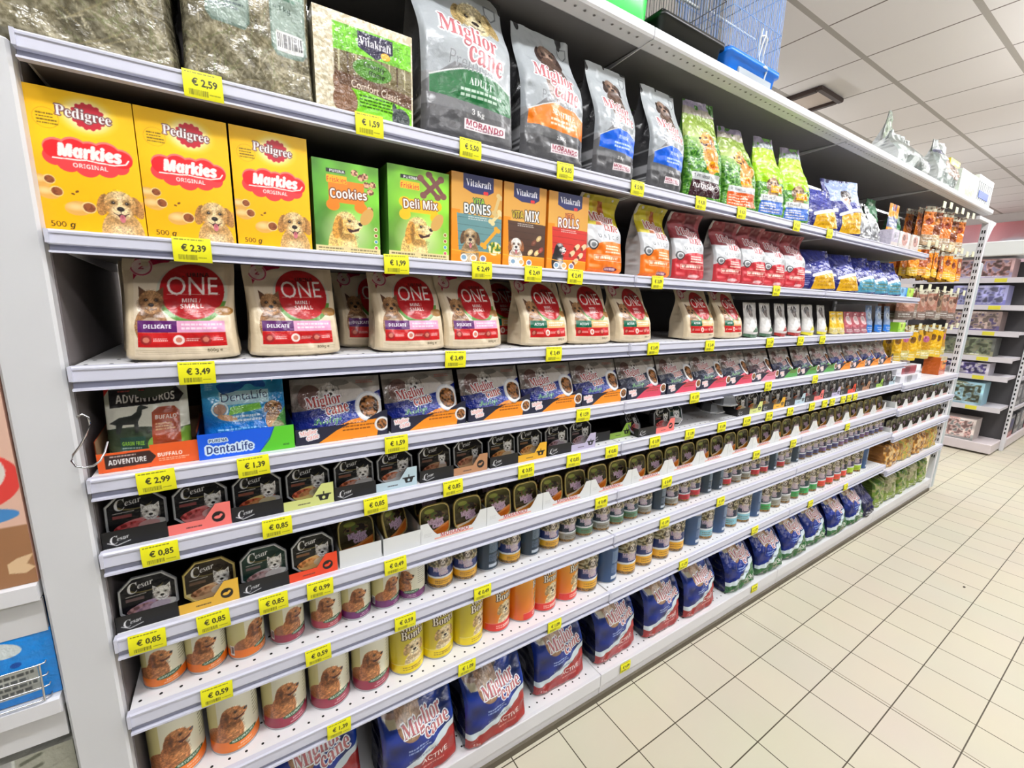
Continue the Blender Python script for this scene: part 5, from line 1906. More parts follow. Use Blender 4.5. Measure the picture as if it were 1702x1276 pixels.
P['silver'] = bag('foil_bag', art_plain(0.17, 0.21, (168, 170, 172), (150, 152, 156), (196, 190, 176), 400), 0.08, (140, 142, 146), M_FOIL, 0.3, 0.03, 0.016, 0.012, 0.92, seed=66)
for nm, c in (('g', (70, 100, 76)), ('r', (150, 50, 46)), ('y', (206, 196, 50))):
    P['wp' + nm] = pouch('meal_pouch', art_whitepouch(c), 0.045, M_FILM, (176, 172, 168), lean=0.02, seed=7, pinch=0.1)
P['ypouch'] = pouch('meal_pouch', art_plain(0.08, 0.12, (206, 166, 30), (196, 180, 110), (226, 206, 130)), 0.035, M_FILM, (190, 150, 30), lean=0.015)
P['kpouch'] = pouch('meal_pouch', art_plain(0.1, 0.12, (156, 76, 84), (150, 90, 100), (206, 176, 176)), 0.035, M_FILM, (150, 70, 80), lean=0.015, seed=9)
P['bpouch'] = pouch('meal_pouch', art_plain(0.09, 0.16, (120, 140, 170), (44, 110, 190), (190, 206, 220)), 0.035, M_FILM, (90, 120, 160), lean=0.015, seed=12)
P['gbox'] = carton('treat_box', art_plain(0.12, 0.06, (140, 190, 40), (120, 176, 30), (190, 214, 90)), 0.1, (120, 170, 30))
P['bbox'] = carton('treat_box', art_plain(0.16, 0.06, (44, 120, 190), (40, 100, 190), (120, 180, 220)), 0.1, (40, 96, 170))

# ------------------------------------------------------------ setting out, shelf by shelf
Z = {k: v[0] - 0.0015 for k, v in ROWS.items()}
# bag shelf
z = Z['S1']
put('haybig', 0.06, 0.04, z, 'large clear-wrapped bale of grey-green hay above the end panel', 'hay bale')
put('hay', 0.305, 0.035, z, 'clear-wrapped hay bale with two green-grey printed labels', 'hay bale')
put('shav', 0.512, 0.035, z, 'white wood-shavings bale with bright green forest print', 'animal bedding')
put('plas', 0.57, 0.2, z + 0.0, 'crumpled grey plastic bag behind the white shavings bale', 'bag')
put('greyg', 0.757, 0.032, z, 'tall grey dog food bag with green ADULT panel', 'dog food bag')
put('greyo', 1.01, 0.032, z, 'grey dog food bag with orange SENSITIVE panel', 'dog food bag')
put('greyb', 1.238, 0.032, z, 'grey dog food bag with blue panel, beside the orange-panelled bag', 'dog food bag')
put('greyb', 1.472, 0.032, z, 'grey dog food bag with blue panel, beside the first green grass-print bag', 'dog food bag')
put('frisn', 1.685, 0.035, z, 'green grass-print kibble bag with dark brown panel', 'kibble bag', rz=-0.15)
put('frisn', 1.62, 0.21, z, 'green kibble bag mostly hidden behind the brown-panelled grass-print bag', 'kibble bag')
put('friso', 1.915, 0.035, z, 'green grass-print kibble bag with orange panel and golden dog', 'kibble bag', rz=-0.15)
put('frisb', 2.135, 0.035, z, 'lime green kibble bag with blue panel, next to the orange-panelled bag', 'kibble bag', rz=-0.2)
put('frisb', 2.345, 0.035, z, 'lime green kibble bag with blue panel and bent clear top, next to navy bags', 'kibble bag', rz=-0.3)
put('blue', 2.59, 0.035, z, 'low navy kibble bag with mustard panel on the bag shelf', 'kibble bag', rz=-0.28)
put('bluef', 2.86, 0.035, z, 'tall navy kibble bag with mustard panel and pale blue top', 'kibble bag', rz=-0.28)
put('silver', 3.1, 0.04, z, 'shiny silver foil bag beside the tall navy bag', 'foil bag')
put('silver', 3.29, 0.05, z, 'shiny silver foil bag beside the hanging green packs', 'foil bag', rz=0.2)
# box shelf
z = Z['S2']
for i, (x, w) in enumerate(((0.057, 'nearest the end panel'), (0.189, 'the middle one of three'), (0.323, 'next to the dark green box'))):
    put('markies', x, 0.03, z, f'yellow dog biscuit box with red cloud logo, {w}', 'biscuit box', 'yellow dog biscuit boxes')
put('friskc', 0.463, 0.032, z, 'dark green biscuit box with golden puppy and orange bone', 'biscuit box')
put('friskd', 0.624, 0.032, z, 'bright green biscuit box with golden puppy and yellow bone', 'biscuit box')
put('vitab', 0.775, 0.03, z, 'orange treat box with teal wooden panel and spaniel', 'treat box')
put('vitam', 0.92, 0.03, z, 'orange treat box with dark brown panel and white dog', 'treat box')
put('vitar', 1.07, 0.03, z, 'orange treat box with red panel and black dog', 'treat box')
put('unicoo', 1.225, 0.03, z, 'yellow, silver and orange kibble bag beside the red-panelled treat box', 'kibble bag')
put('unicoo', 1.285, 0.14, z, 'orange kibble bag standing in shade behind another orange bag', 'kibble bag')
put('unicoo', 1.468, 0.03, z, 'orange kibble bag with yellow top flopping forward, just past the shelf joint', 'kibble bag', rz=0.06)
for i, (x, y) in enumerate(((1.645, 0.03), (1.745, 0.115), (1.9, 0.035), (2.075, 0.03), (2.245, 0.035), (2.42, 0.03))):
    put('unicor', x, y, z, f'red and silver kibble bag, {ORD[i]} from the orange bags in its row', 'kibble bag', 'red and silver kibble bags', rz=-0.12)
put('blue', 2.66, 0.03, z, 'navy and mustard kibble bag beside the red and silver bags', 'kibble bag', rz=-0.28)
put('blue', 2.935, 0.03, z, 'navy and mustard kibble bag beside the teal bags', 'kibble bag', rz=-0.28)
for i, x in enumerate((3.17, 3.36, 3.57)):
    put('teal', x, 0.03, z, f'dark blue and teal kibble bag, {ORD[i]} of three from the mustard bag', 'kibble bag', 'teal kibble bags', rz=-0.3)
put('bbox', 3.78, 0.03, z, 'small blue treat box at the far end of the box shelf', 'treat box')
put('gbox', 3.91, 0.03, z, 'small green treat box at the far end of the box shelf', 'treat box')
# cream and red bags
z = Z['S3']
put('oned', 0.135, 0.145, z, 'cream and red kibble bag hidden behind the one nearest the end panel', 'kibble bag')
put('oned', 0.155, 0.03, z, 'cream and red kibble bag with purple band, nearest the end panel', 'kibble bag', rz=-0.05)
put('oned', 0.35, 0.032, z, 'cream and red kibble bag with purple band, second from the end panel', 'kibble bag', rz=0.04)
put('oned', 0.545, 0.15, z, 'cream and red kibble bag with purple band, in shade behind the gap', 'kibble bag')
put('oned', 0.602, 0.035, z, 'cream and red kibble bag with purple band, just past the dark gap', 'kibble bag', rz=-0.04)
put('oned', 0.775, 0.032, z, 'cream and red kibble bag with purple band, next to the green-banded ones', 'kibble bag', rz=0.06)
put('onea', 0.93, 0.15, z, 'cream and red kibble bag with green band, in shade behind', 'kibble bag')
for i, (x, r) in enumerate(((1.012, 0.05), (1.187, -0.04), (1.39, 0.03))):
    put('onea', x, 0.032, z, f'cream and red kibble bag with green band, {ORD[i]} of three before the black gap', 'kibble bag', 'green-banded kibble bags', rz=r)
for i, (x, r) in enumerate(((1.755, -0.05), (1.965, 0.05))):
    put('onea', x, 0.032, z, f'cream and red kibble bag with green band, {ORD[i]} after the black gap', 'kibble bag', rz=r)
for i, x in enumerate((2.145, 2.27, 2.4, 2.53, 2.665, 2.82)):
    put('wp' + 'ggrryy'[i], x, 0.035, z, f'pale pouch with dark dog, {ORD[i]} of six beside the cream bags', 'meal pouch', 'pale meal pouches', rz=RNG.uniform(-0.1, 0.1))
for i, x in enumerate((2.945, 3.03)):
    put('ypouch', x, 0.035, z, f'small yellow pouch, {ORD[i]} of two after the pale pouches', 'meal pouch', 'yellow pouches')
for i, x in enumerate((3.13, 3.23, 3.33)):
    put('kpouch', x, 0.035, z, f'small dull pink pouch, {ORD[i]} of three after the yellow pouches', 'meal pouch', 'pink pouches')
for i, x in enumerate((3.45, 3.6, 3.74)):
    put('bpouch', x, 0.05, z, f'pale blue pouch, {ORD[i]} of three near the hanging treats', 'meal pouch', 'blue pouches')
put('gbox', 3.9, 0.035, z, 'lime green treat box at the far end of the cream bag shelf', 'treat box')
# pouches in trays
z = Z['S4']
put('advtray', 0.085, 0.028, z, 'orange card tray holding a dark green treat pouch', 'display tray')
put('adv', 0.085, 0.034, z + 0.002, 'dark green and white treat pouch standing in the orange tray', 'treat pouch', rx=-0.05)
put('denttray', 0.244, 0.024, z, 'blue and green card tray holding a blue treat pouch', 'display tray')
put('dent', 0.244, 0.03, z + 0.002, 'shiny blue treat pouch standing in the blue and green tray', 'treat pouch', rx=-0.03)
xs = [0.434, 0.645, 0.856, 1.058, 1.262, 1.47, 1.682, 1.888, 2.084, 2.287, 2.495, 2.7, 2.905, 3.11, 3.315, 3.52, 3.725, 3.89]
kd = 'ooooopppp' + 'kggg' + 'ooooo'
cn = {'o': 'navy and orange', 'p': 'dark and pink', 'k': 'wine red', 'g': 'dark and green'}
cnt = {}
for i, x in enumerate(xs[:17]):
    k = kd[i]
    key = k if i < 13 else 'far ' + k
    cnt[key] = cnt.get(key, 0) + 1
    far = 'far ' if i >= 13 else ''
    put('ptray' + k, x, 0.028, z, f'{far}{cn[k]} card tray, {ORD[cnt[key] - 1]} of its colour along the pouch shelf', 'display tray', 'pouch trays')
    put('prest' + k, x - 0.004, 0.034, z + 0.014, f'{far}{cn[k]} multi-pouch pack with white dog, {ORD[cnt[key] - 1]} of its colour on its shelf', 'meal pouch', 'pouch packs', rx=-0.06, rz=RNG.uniform(-0.05, 0.05))
# black tubs
z = Z['S5']
seq = [('red', 'red', 0.102, 'salmon'), ('yel', 'yel', 0.302, 'pale lime'), ('blu', 'blu', 0.503, 'pale blue'), ('bro', 'bro', 0.71, 'brown'),
       ('che', 'ora', 0.918, 'mustard'), ('lav', 'lav', 1.122, 'lavender'), ('red', 'red', 1.53, 'far salmon'),
       ('yel', 'yel', 2.16, 'far lime'), ('che', 'ora', 2.365, 'far mustard'), ('blu', 'blu', 2.57, 'far pale blue'), ('red', 'red', 2.775, 'far pink'), ('lav', 'lav', 2.98, 'far lavender'),
       ('che', 'tom', 3.185, 'far red'), ('bro', 'bro', 3.39, 'far brown'), ('blu', 'lim', 3.6, 'far green'), ('grn', 'blu', 3.81, 'last pale blue')]
for k, tk, x, nm in seq:
    put('ctray' + tk, x, 0.018, z, f'black card tray with {nm} flap on the black tub shelf', 'display tray', 'tub trays')
    for s, side in ((-0.05, 'near'), (0.05, 'far')):
        if nm == 'far salmon' and s < 0:
            put('ces' + k, x + s - 0.02, 0.045, z + 0.004, 'black meal tub tipped askew in the far salmon-flap tray', 'meal tub', rx=-0.5, rz=0.35)
        else:
            put('ces' + k, x + s, 0.032, z + 0.003, f'black octagonal meal tub, {side} one in the {nm} flap tray', 'meal tub', 'black meal tubs', rx=-0.12)
put('ctraylim', 1.325, 0.05, z, 'nearly empty black tray with green flap before the shelf joint', 'display tray')
put('cesgrn', 1.67, 0.05, z + 0.003, 'dark meal tub leaning sideways after the salmon tray', 'meal tub', rx=-0.35, rz=-0.3)
put('cesblu', 1.74, 0.1, z + 0.003, 'dark meal tub leaning back behind the sideways one', 'meal tub', rx=-0.4, rz=-0.15)
for q in range(2):
    put('cesyel', 1.92 + 0.02 * q, 0.06 + 0.04 * (q == 0), z + 0.036 + 0.037 * q, f'upside-down silver meal tub lying flat, {["lower", "upper"][q]} of a short stack', 'meal tub', rx=math.pi / 2)
# gold tubs
z = Z['S6']
put('ctraygol', 0.102, 0.018, z, 'black tray with yellow flap on the gold tub shelf', 'display tray')
put('cespur', 0.052, 0.032, z + 0.003, 'black octagonal meal tub with lilac food, nearest the end panel', 'meal tub', rx=-0.12)
put('cesgol', 0.152, 0.032, z + 0.003, 'gold-rimmed octagonal meal tub in the yellow flap tray', 'meal tub', rx=-0.12)
put('ctraytom', 0.302, 0.018, z, 'black tray with orange-red flap on the gold tub shelf', 'display tray')
put('cesgrn', 0.252, 0.032, z + 0.003, 'dark green octagonal meal tub, near one in the orange-red flap tray', 'meal tub', rx=-0.12)
put('cesche', 0.352, 0.032, z + 0.003, 'black octagonal meal tub, far one in the orange-red flap tray', 'meal tub', rx=-0.12)
for i, x in enumerate((0.457, 0.562)):
    put('mplain', x, 0.018, z, f'plain white card tray, {["nearer", "farther"][i]} of two without lettering', 'display tray')
    put('golda', x, 0.05, z + 0.012 + 0.01 * i, f'gold-rimmed meal tub in the {["nearer", "farther"][i]} plain white tray', 'meal tub', rx=-0.25, rz=0.0 if i == 0 else 0.6)
for i in range(16):
    x = 0.71 + 0.2015 * i
    put('mtray', x, 0.018, z, f'white card tray with red lettering, {ORD[i]} along the gold tub shelf', 'display tray', 'white lettered trays')
    for s, side in ((-0.05, 'near'), (0.05, 'far')):
        put('gold' + 'ab'[s > 0], x + s, 0.033, z + 0.005, f'gold-rimmed meal tub, {side} one in the {ORD[i]} white lettered tray', 'meal tub', 'gold-rimmed meal tubs', rx=-0.14)
    put('gold' + 'ab'[i % 2], x - 0.03, 0.13, z + 0.012, f'gold-rimmed meal tub behind the front pair in the {ORD[i]} lettered tray', 'meal tub', 'gold-rimmed meal tubs', rx=-0.1)
for rk, nm in (('B', 'upper'), ('C', 'lower')):
    zz = BAY4[rk][0] - 0.0015
    for i in range(6):
        x = 4.11 + 0.2015 * i
        put('mtray', x, 0.018, zz, f'white lettered card tray, {ORD[i]} on the {nm} end-bay tub shelf', 'display tray', 'end bay trays')
        for s, side in ((-0.05, 'near'), (0.05, 'far')):
            put('goldg2', x + s, 0.035, zz + 0.005, f'grey-green meal tub, {side} one in the {ORD[i]} tray, {nm} end-bay tub shelf', 'meal tub', 'grey-green meal tubs', rx=-0.14)
# tins, upper shelf
z = Z['S7']
TC = {'nato': 'orange-banded spaniel', 'natr': 'wine-banded spaniel', 'natm': 'red-banded spaniel', 'natp': 'purple-banded spaniel', 'y': 'navy and amber', 'g': 'dark and green',
      's': 'dark and grey', 'r': 'dark and red', 'b': 'indigo', 'p': 'violet', 'k': 'turned blue-backed', 'c': 'navy and sky blue', 'l': 'purple and lime', 'h': 'dark and bright green',
      'x': 'dark and scarlet', 'grany': 'yellow labrador', 'grano': 'orange labrador'}
tc = {}


def tins(seq, pre, row, z, y, r):
    for x, k, rz in seq:
        tc[(row, k)] = tc.get((row, k), 0) + 1
        n = tc[(row, k)]
        on = ORD[n - 1] if n <= 20 else str(n)
        put(pre + ('' if len(k) > 1 else 'm') + k, x, y + r + RNG.uniform(-0.004, 0.004), z, f'{TC[k]} tin, {on} of its kind on the {row} tin shelf', 'tin', f'tins on the {row} tin shelf', rz=rz)


s7 = [(0.053, 'nato', 0.1), (0.128, 'nato', 0.15), (0.204, 'nato', 0.75), (0.29, 'natr', 0.5), (0.379, 'natm', 0.0), (0.451, 'natp', 0.1), (0.529, 'natp', 0.4), (0.603, 'natp', -0.6)]
far = 'yykykysgsggsks' + 'rrkkrssrrkrs' + 'kbbbpbbppbbppbbp'
for i, k in enumerate(far):
    s7.append((0.69 + 0.0795 * i, k, -min(0.9, 0.05 + 0.055 * i) + RNG.uniform(-0.25, 0.25) if k != 'k' else 0.2))
tins([t for t in s7 if t[0] < 3.95], 's', 'upper', z, 0.042, 0.0375)
z = Z['S8']
s8 = [(0.055, 'nato', 0.3), (0.163, 'nato', 0.15), (0.271, 'natr', 0.2), (0.378, 'natr', 0.1), (0.485, 'natr', 0.0), (0.587, 'grany', 0.0), (0.685, 'grany', -0.05), (0.786, 'grany', 0.35),
      (0.89, 'grano', 0.1), (0.99, 'grano', 0.9), (1.082, 'grano', 0.0), (1.182, 'grano', 0.3)]
far = 'ykyyyykckcckhsshhh' + 'xxxxllk'
for i, k in enumerate(far):
    s8.append((1.28 + 0.1035 * i, k, -min(0.9, 0.15 + 0.06 * i) + RNG.uniform(-0.25, 0.25) if k != 'k' else 0.3))
tins([t for t in s8 if t[0] < 3.93], 'b', 'lower', z, 0.04, 0.05)
# floor bags
z = 0.112
fl = [(0.335, 'r', 0.1), (0.612, 'r', 0.03), (0.87, 'r', 0.02), (1.168, 'r', 0.06), (1.458, 'r', 0.055), (1.735, 'r', 0.045), (1.99, 'r', 0.035), (2.325, 'g', 0.03), (2.605, 'g', 0.03),
      (2.88, 'g', 0.03), (3.15, 'g', 0.035), (3.42, 'g', 0.02), (3.69, 'g', 0.02)]
for i, (x, k, y) in enumerate(fl):
    lab = f'blue and red dog food bag, {ORD[i]} from the end panel on the bottom deck' if k == 'r' else f'blue and green dog food bag, {ORD[i - 7]} past the red ones on the bottom deck'
    put('floor' + k, x, y, z, lab, 'dog food bag', 'dog food bags on the bottom deck', rz=RNG.uniform(-0.05, 0.06) - (0.05 if x > 2.1 else 0))
P['dark'] = bag('dog_food_bag', art_plain(0.17, 0.24, (28, 28, 66), (24, 24, 56), (50, 50, 90), 350), 0.13, (26, 26, 60), M_GLOSS, 0.4, 0.04, 0.02, 0.012, 0.93, 0.3, seed=71)
put('dark', 3.885, 0.02, z, 'dark violet wrapped bag at the end of the blue and green bags', 'dog food bag')
# ------------------------------------------------------------ treats on pegs in the end bay
def peg_packet(kind, w, h, c0, c1, c2, seed):
    A = art_plain(w, h, c0, c1, c2, 420, seed)
    A.rect(0, 0.86, 1, 1, (214, 210, 190))
    A.ell(0.5, 0.94, 0.08, 0.05, (60, 50, 40))
    o = pouch(kind, A, 0.03, M_GLOSS, tuple(int(k * 0.7) for k in c0), wr=0.004, seed=seed, seal=0.86, topd=0.1)
    return o


P['pkA1'] = peg_packet('treat_packet', 0.09, 0.25, (196, 110, 40), (176, 150, 120), (150, 60, 30), 2)
P['pkA2'] = peg_packet('treat_packet', 0.09, 0.25, (110, 56, 30), (206, 180, 140), (190, 120, 50), 4)
P['pkB1'] = peg_packet('treat_packet', 0.1, 0.2, (222, 130, 24), (236, 190, 60), (150, 70, 30), 6)
P['pkB2'] = peg_packet('treat_packet', 0.1, 0.2, (150, 70, 24), (226, 150, 50), (226, 200, 160), 8)
P['pkC1'] = peg_packet('chew_packet', 0.15, 0.21, (150, 106, 90), (120, 104, 96), (186, 150, 130), 10)
P['pkC2'] = peg_packet('chew_packet', 0.13, 0.21, (120, 98, 76), (150, 140, 130), (90, 70, 54), 12)
P['pkD1'] = peg_packet('treat_packet', 0.1, 0.24, (206, 160, 24), (222, 186, 60), (120, 80, 24), 14)
P['pkD2'] = peg_packet('treat_packet', 0.1, 0.24, (176, 130, 30), (206, 190, 110), (186, 100, 140), 16)
PEGROW = [('A', 2.22, 6, 4.2, 0.135, 'top', 'orange and brown'), ('B', 1.965, 8, 4.06, 0.145, 'second', 'amber'), ('C', 1.685, 7, 4.08, 0.165, 'third', 'brown chew'),
          ('D', 1.42, 8, 4.07, 0.145, 'lowest', 'golden yellow')]
b = MB()
b.tube([(0, 0.46, 0), (0, 0.05, 0), (0, 0.035, 0.006), (0, 0.03, 0.014)], 0.0025, 6)
hk = empty('peg_hook')
b.obj('rod', M_CHROME, hk)
b = MB()
b.cbox(-0.028, 0.024, -0.006, 0.028, 0.027, 0.034, 0.0008)
b.obj('price_card', mat('card_cream', (222, 222, 190), rough=0.4), hk)
P['hook'] = hk
for rk, zt, n, x0, dx, nm, cn_ in PEGROW:
    for i in range(n):
        x = x0 + dx * i
        zz = zt + (0.0 if i % 2 else -0.012)
        put('hook', x, 0.0, zz, f'metal peg with cream price card, {ORD[i]} along the {nm} row of hanging treats', 'hook', 'peg hooks')
        for j, y in enumerate((0.075, 0.125, 0.18)):
            kk = f'pk{rk}{1 + (i + (i // 3)) % 2}'
            h = {'A': 0.25, 'B': 0.2, 'C': 0.21, 'D': 0.24}[rk]
            put(kk, x + RNG.uniform(-0.006, 0.006), y, zz - h * 0.94, f'{cn_} packet on the {ORD[i]} {nm}-row peg, {["front", "middle", "rear"][j]} one', 'treat packet',
                f'packets on the {nm} row of pegs', rz=RNG.uniform(-0.5, 0.1))

# hanging and boxed goods between the foil bags and the pegs
z = Z['S1']
P['curtain'] = bag('hanging_pack', art_plain(0.13, 0.28, (40, 96, 60), (30, 80, 50), (56, 116, 74), 300), 0.05, (30, 76, 46), M_MATTE, 0.6, 0.0, 0.012, 0.006, 0.95, seed=81)
put('curtain', 3.46, 0.14, z, 'dark green pack beside the silver foil bags', 'hanging pack')
put('curtain', 3.83, 0.14, z + 0.0, 'dark green pack behind the white packs near the pegs', 'hanging pack')
Ao = art_plain(0.15, 0.27, (236, 140, 30), (240, 160, 30), (160, 150, 160), 420, 3)
Ao.rect(0, 0.5, 1, 0.72, (110, 120, 150))
Ao.lines(0.1, 0.55, 0.8, 0.68, 2, (240, 240, 240), 0.9, 4)
Ao.rect(0.3, 0.86, 0.7, 1, (90, 80, 130))
Ao.ell(0.45, 0.25, 0.16, 0.2, (196, 120, 90))
P['orpack'] = pouch('treat_pouch', Ao, 0.04, M_FILM, (206, 120, 30), seed=5)
put('orpack', 3.655, 0.09, z, 'tall orange pack with blue-grey band between the dark green packs', 'treat pouch')
for i, (x, w, c) in enumerate(((3.46, 0.1, (196, 190, 206)), (3.61, 0.16, (226, 226, 222)), (3.79, 0.13, (226, 214, 206)))):
    P[f'wbox{i}'] = carton('white_pack', art_plain(w, 0.095, c, (232, 222, 216), (214, 170, 160) if i else (200, 200, 214), 450, i + 2), 0.07, c, None, M_GLOSS)
    put(f'wbox{i}', x, 0.02, z, ['pale lilac pack at the shelf edge before the pegs', 'white pack at the shelf edge below the orange pack', 'white and pink pack at the shelf edge next to the pegs'][i], 'pack')

# loose cartons on the first end-bay shelf
z = BAY4['A'][0] - 0.0015
P['wcart'] = carton('flat_carton', art_plain(0.42, 0.05, (216, 216, 222), (222, 222, 226), (190, 190, 200), 300), 0.24, (206, 206, 212), (218, 218, 224))
put('wcart', 4.26, 0.03, z, 'long white flat carton lying on the end-bay shelf, lowest of two', 'carton')
P['wcart2'] = carton('flat_carton', art_plain(0.4, 0.06, (220, 220, 226), (206, 206, 214), (150, 60, 70), 300), 0.2, (210, 210, 216), (220, 220, 226))
put('wcart2', 4.3, 0.06, z + 0.0505, 'white flat carton with small red mark on top of the other', 'carton', rz=-0.06)
P['upcart'] = carton('display_carton', art_plain(0.3, 0.12, (214, 210, 212), (222, 220, 224), (170, 150, 150), 300), 0.02, (206, 206, 212))
put('upcart', 4.68, 0.2, z, 'white card display standing upright behind the flat cartons', 'carton')
Aj = art_plain(0.16, 0.14, (206, 96, 20), (176, 66, 16), (236, 150, 40), 400, 7)
Aj.rect(0, 0.8, 1, 1, (206, 190, 150))
Aj.rect(0.5, 0.6, 1, 0.68, (50, 40, 40))
P['orbox'] = carton('orange_box', Aj, 0.1, (190, 90, 24), (214, 196, 150), M_GLOSS)
put('orbox', 5.0, 0.04, z, 'orange packed box with cream lid at the end of the white carton shelf', 'box')
# clear bags of crunch on the low end-bay shelves
z = BAY4['D'][0] - 0.0015
for i in range(4):
    k = f'crunch{i % 2}'
    if k not in P:
        Ac = art_plain(0.27, 0.2, (176, 120, 50), (150, 96, 50), (196, 140, 60), 380, i)
        Ac.speck(np.ones((Ac.H, Ac.W), bool), [(120, 80, 36), (190, 130, 50), (214, 180, 120)] if i % 2 == 0 else [(150, 110, 60), (206, 160, 80), (150, 150, 70)], 0.06, i + 3)
        P[k] = bag('snack_bag', Ac, 0.14, (150, 100, 50), M_GLOSS, 0.8, 0.01, 0.015, 0.008, 0.95, 0.1, seed=90 + i)
    put(k, 4.16 + 0.29 * i, 0.02, z, f'clear bag of amber snacks, {ORD[i]} along the low end-bay shelf', 'snack bag', 'amber snack bags')
for i in range(5):
    k = f'green{i % 2}'
    if k not in P:
        Ac = art_plain(0.2, 0.24, (90, 116, 40), (120, 140, 60), (150, 150, 90), 380, i)
        Ac.speck(Ac.yy > 0.3, [(64, 96, 30), (110, 136, 50), (150, 150, 100)] if i % 2 == 0 else [(150, 146, 110), (176, 172, 136), (120, 130, 80)], 0.1, i + 6)
        P[k] = bag('snack_bag', Ac, 0.12, (90, 110, 50), M_GLOSS, 0.75, 0.01, 0.015, 0.009, 0.95, 0.1, seed=95 + i)
    put(k, 4.13 + 0.235 * i, 0.04, 0.112, f'green clear-wrapped bag, {ORD[i]} along the bottom deck of the end bay', 'snack bag', 'green bags in the end bay')

# ------------------------------------------------------------ on top of the canopy
z = TZ + 0.0005
t = tag(empty('plastic_tub', (1.0, 0.2, z)), 'bright green plastic tub on the canopy shelf beside the black cage', 'tub')
b = MB()


def rrect(w, d, r, zz, n=5):
    out = []
    for cx, cy, a0 in ((w / 2 - r, -d / 2 + r, -90), (w / 2 - r, d / 2 - r, 0), (-w / 2 + r, d / 2 - r, 90), (-w / 2 + r, -d / 2 + r, 180)):
        for q in range(n + 1):
            a = math.radians(a0 + 90 * q / n)
            out.append((cx + r * math.cos(a), cy + r * math.sin(a), zz))
    return out


GREEN = mat('green_plastic', (10, 226, 70), rough=0.3, trans=0.0)
b.loft([rrect(0.68, 0.32, 0.05, 0), rrect(0.7, 0.335, 0.055, 0.02), rrect(0.72, 0.37, 0.06, 0.26), rrect(0.7, 0.35, 0.055, 0.26), rrect(0.68, 0.315, 0.05, 0.025)], 0, True, True)
b.obj('tub_body', GREEN, t)
b = MB()
b.loft([rrect(0.72, 0.37, 0.06, 0.255), rrect(0.76, 0.41, 0.07, 0.262), rrect(0.76, 0.41, 0.07, 0.275), rrect(0.7, 0.35, 0.055, 0.275)], 0, False, True)
b.obj('tub_rim', GREEN, t)


def cage(x, y, w, d, h, mt, mw, label, base_h, flare, step, drawer=None):
    t = tag(empty('bird_cage', (x, y, z)), label, 'cage')
    b = MB()
    b.loft([rrect(w - flare * 2, d - flare * 2, 0.015, 0), rrect(w - flare, d - flare, 0.02, base_h * 0.8), rrect(w, d, 0.02, base_h * 0.82), rrect(w, d, 0.02, base_h),
            rrect(w - 0.02, d - 0.02, 0.015, base_h), rrect(w - flare * 2 - 0.01, d - flare * 2 - 0.01, 0.012, 0.006)], 0, True, True)
    b.obj('cage_tray', mt, t)
    b = MB()
    W2, D2 = w / 2 - 0.012, d / 2 - 0.012
    n = int(2 * W2 / step)
    for q in range(n + 1):
        for yy in (-D2, D2):
            b.tube([(-W2 + q * 2 * W2 / n, yy, base_h), (-W2 + q * 2 * W2 / n, yy, h)], 0.0011, 4)
    m = int(2 * D2 / step)
    for q in range(1, m):
        for xx in (-W2, W2):
            b.tube([(xx, -D2 + q * 2 * D2 / m, base_h), (xx, -D2 + q * 2 * D2 / m, h)], 0.0011, 4)
    for zz in (base_h + 0.008, base_h + 0.13, base_h + 0.26, h):
        b.tube([(-W2, -D2, zz), (W2, -D2, zz), (W2, D2, zz), (-W2, D2, zz), (-W2, -D2, zz)], 0.0016, 4)
    for q in range(0, n + 1):
        b.tube([(-W2 + q * 2 * W2 / n, -D2, h), (-W2 + q * 2 * W2 / n, D2, h)], 0.0011, 4)
    b.obj('wire_frame', mw, t)
    b = MB()
    b.tube([(-W2, -0.02, base_h + 0.16), (W2, -0.02, base_h + 0.16)], 0.005, 8)
    b.obj('perch', M_WHITEP, t)
    if drawer:
        b = MB()
        b.cbox(-w * 0.28, -d / 2 + flare - 0.012, 0.004, w * 0.36, -d / 2 + flare + 0.1, base_h * 0.55, 0.003)
        b.obj('drawer', drawer, t)
    return t


cage(1.556, 0.17, 0.33, 0.28, 0.6, M_BLACK, mat('black_wire', (30, 30, 34), rough=0.4), 'bird cage with glossy black tray and black wires on the canopy', 0.082, 0.02, 0.0125)
BLUEP = mat('blue_plastic', (20, 122, 232), rough=0.3)
t = cage(1.9, 0.16, 0.335, 0.27, 0.6, BLUEP, mat('blue_wire', (120, 165, 226), rough=0.35), 'bird cage with blue tray and fine blue wires on the canopy', 0.085, 0.02, 0.0085,
         mat('drawer_clear', (160, 170, 178), rough=0.2))
b = MB()
for k in range(3):
    pts = []
    for q in range(9):
        a = q / 8
        pts.append((0.02 + 0.05 * a + 0.014 * math.sin(5 * a + 2 * k), -0.128 - 0.008 * math.sin(9 * a + k), 0.17 - 0.1 * a * (1 + 0.25 * k) + 0.02 * math.sin(7 * a + k)))
    b.tube(pts, 0.0035, 6)
b.obj('tie_cord', M_WHITEP, t)

CLEAR = mat('clear_wrap', (226, 232, 230), rough=0.15, bump=0.8, bscale=30)


def lump(kind, w, h, d, A, m, seed, lean=0.0, wr=0.012, topw=0.7):
    return bag(kind, A, d, (196, 200, 198), m, 0.25, lean, 0.03, wr, 0.9, 0.2, topw, None, seed)


def art_wrap(w, h, blobs, base=(150, 160, 156), seed=1):
    A = Art(w, h, base, 300)
    A.speck(np.ones((A.H, A.W), bool), [tuple(int(k * 0.8) for k in base), base, (222, 228, 226)], 0.1, seed)
    for x, y, rx, ry, c in blobs:
        A.ell(x, y, rx, ry, c)
    return A


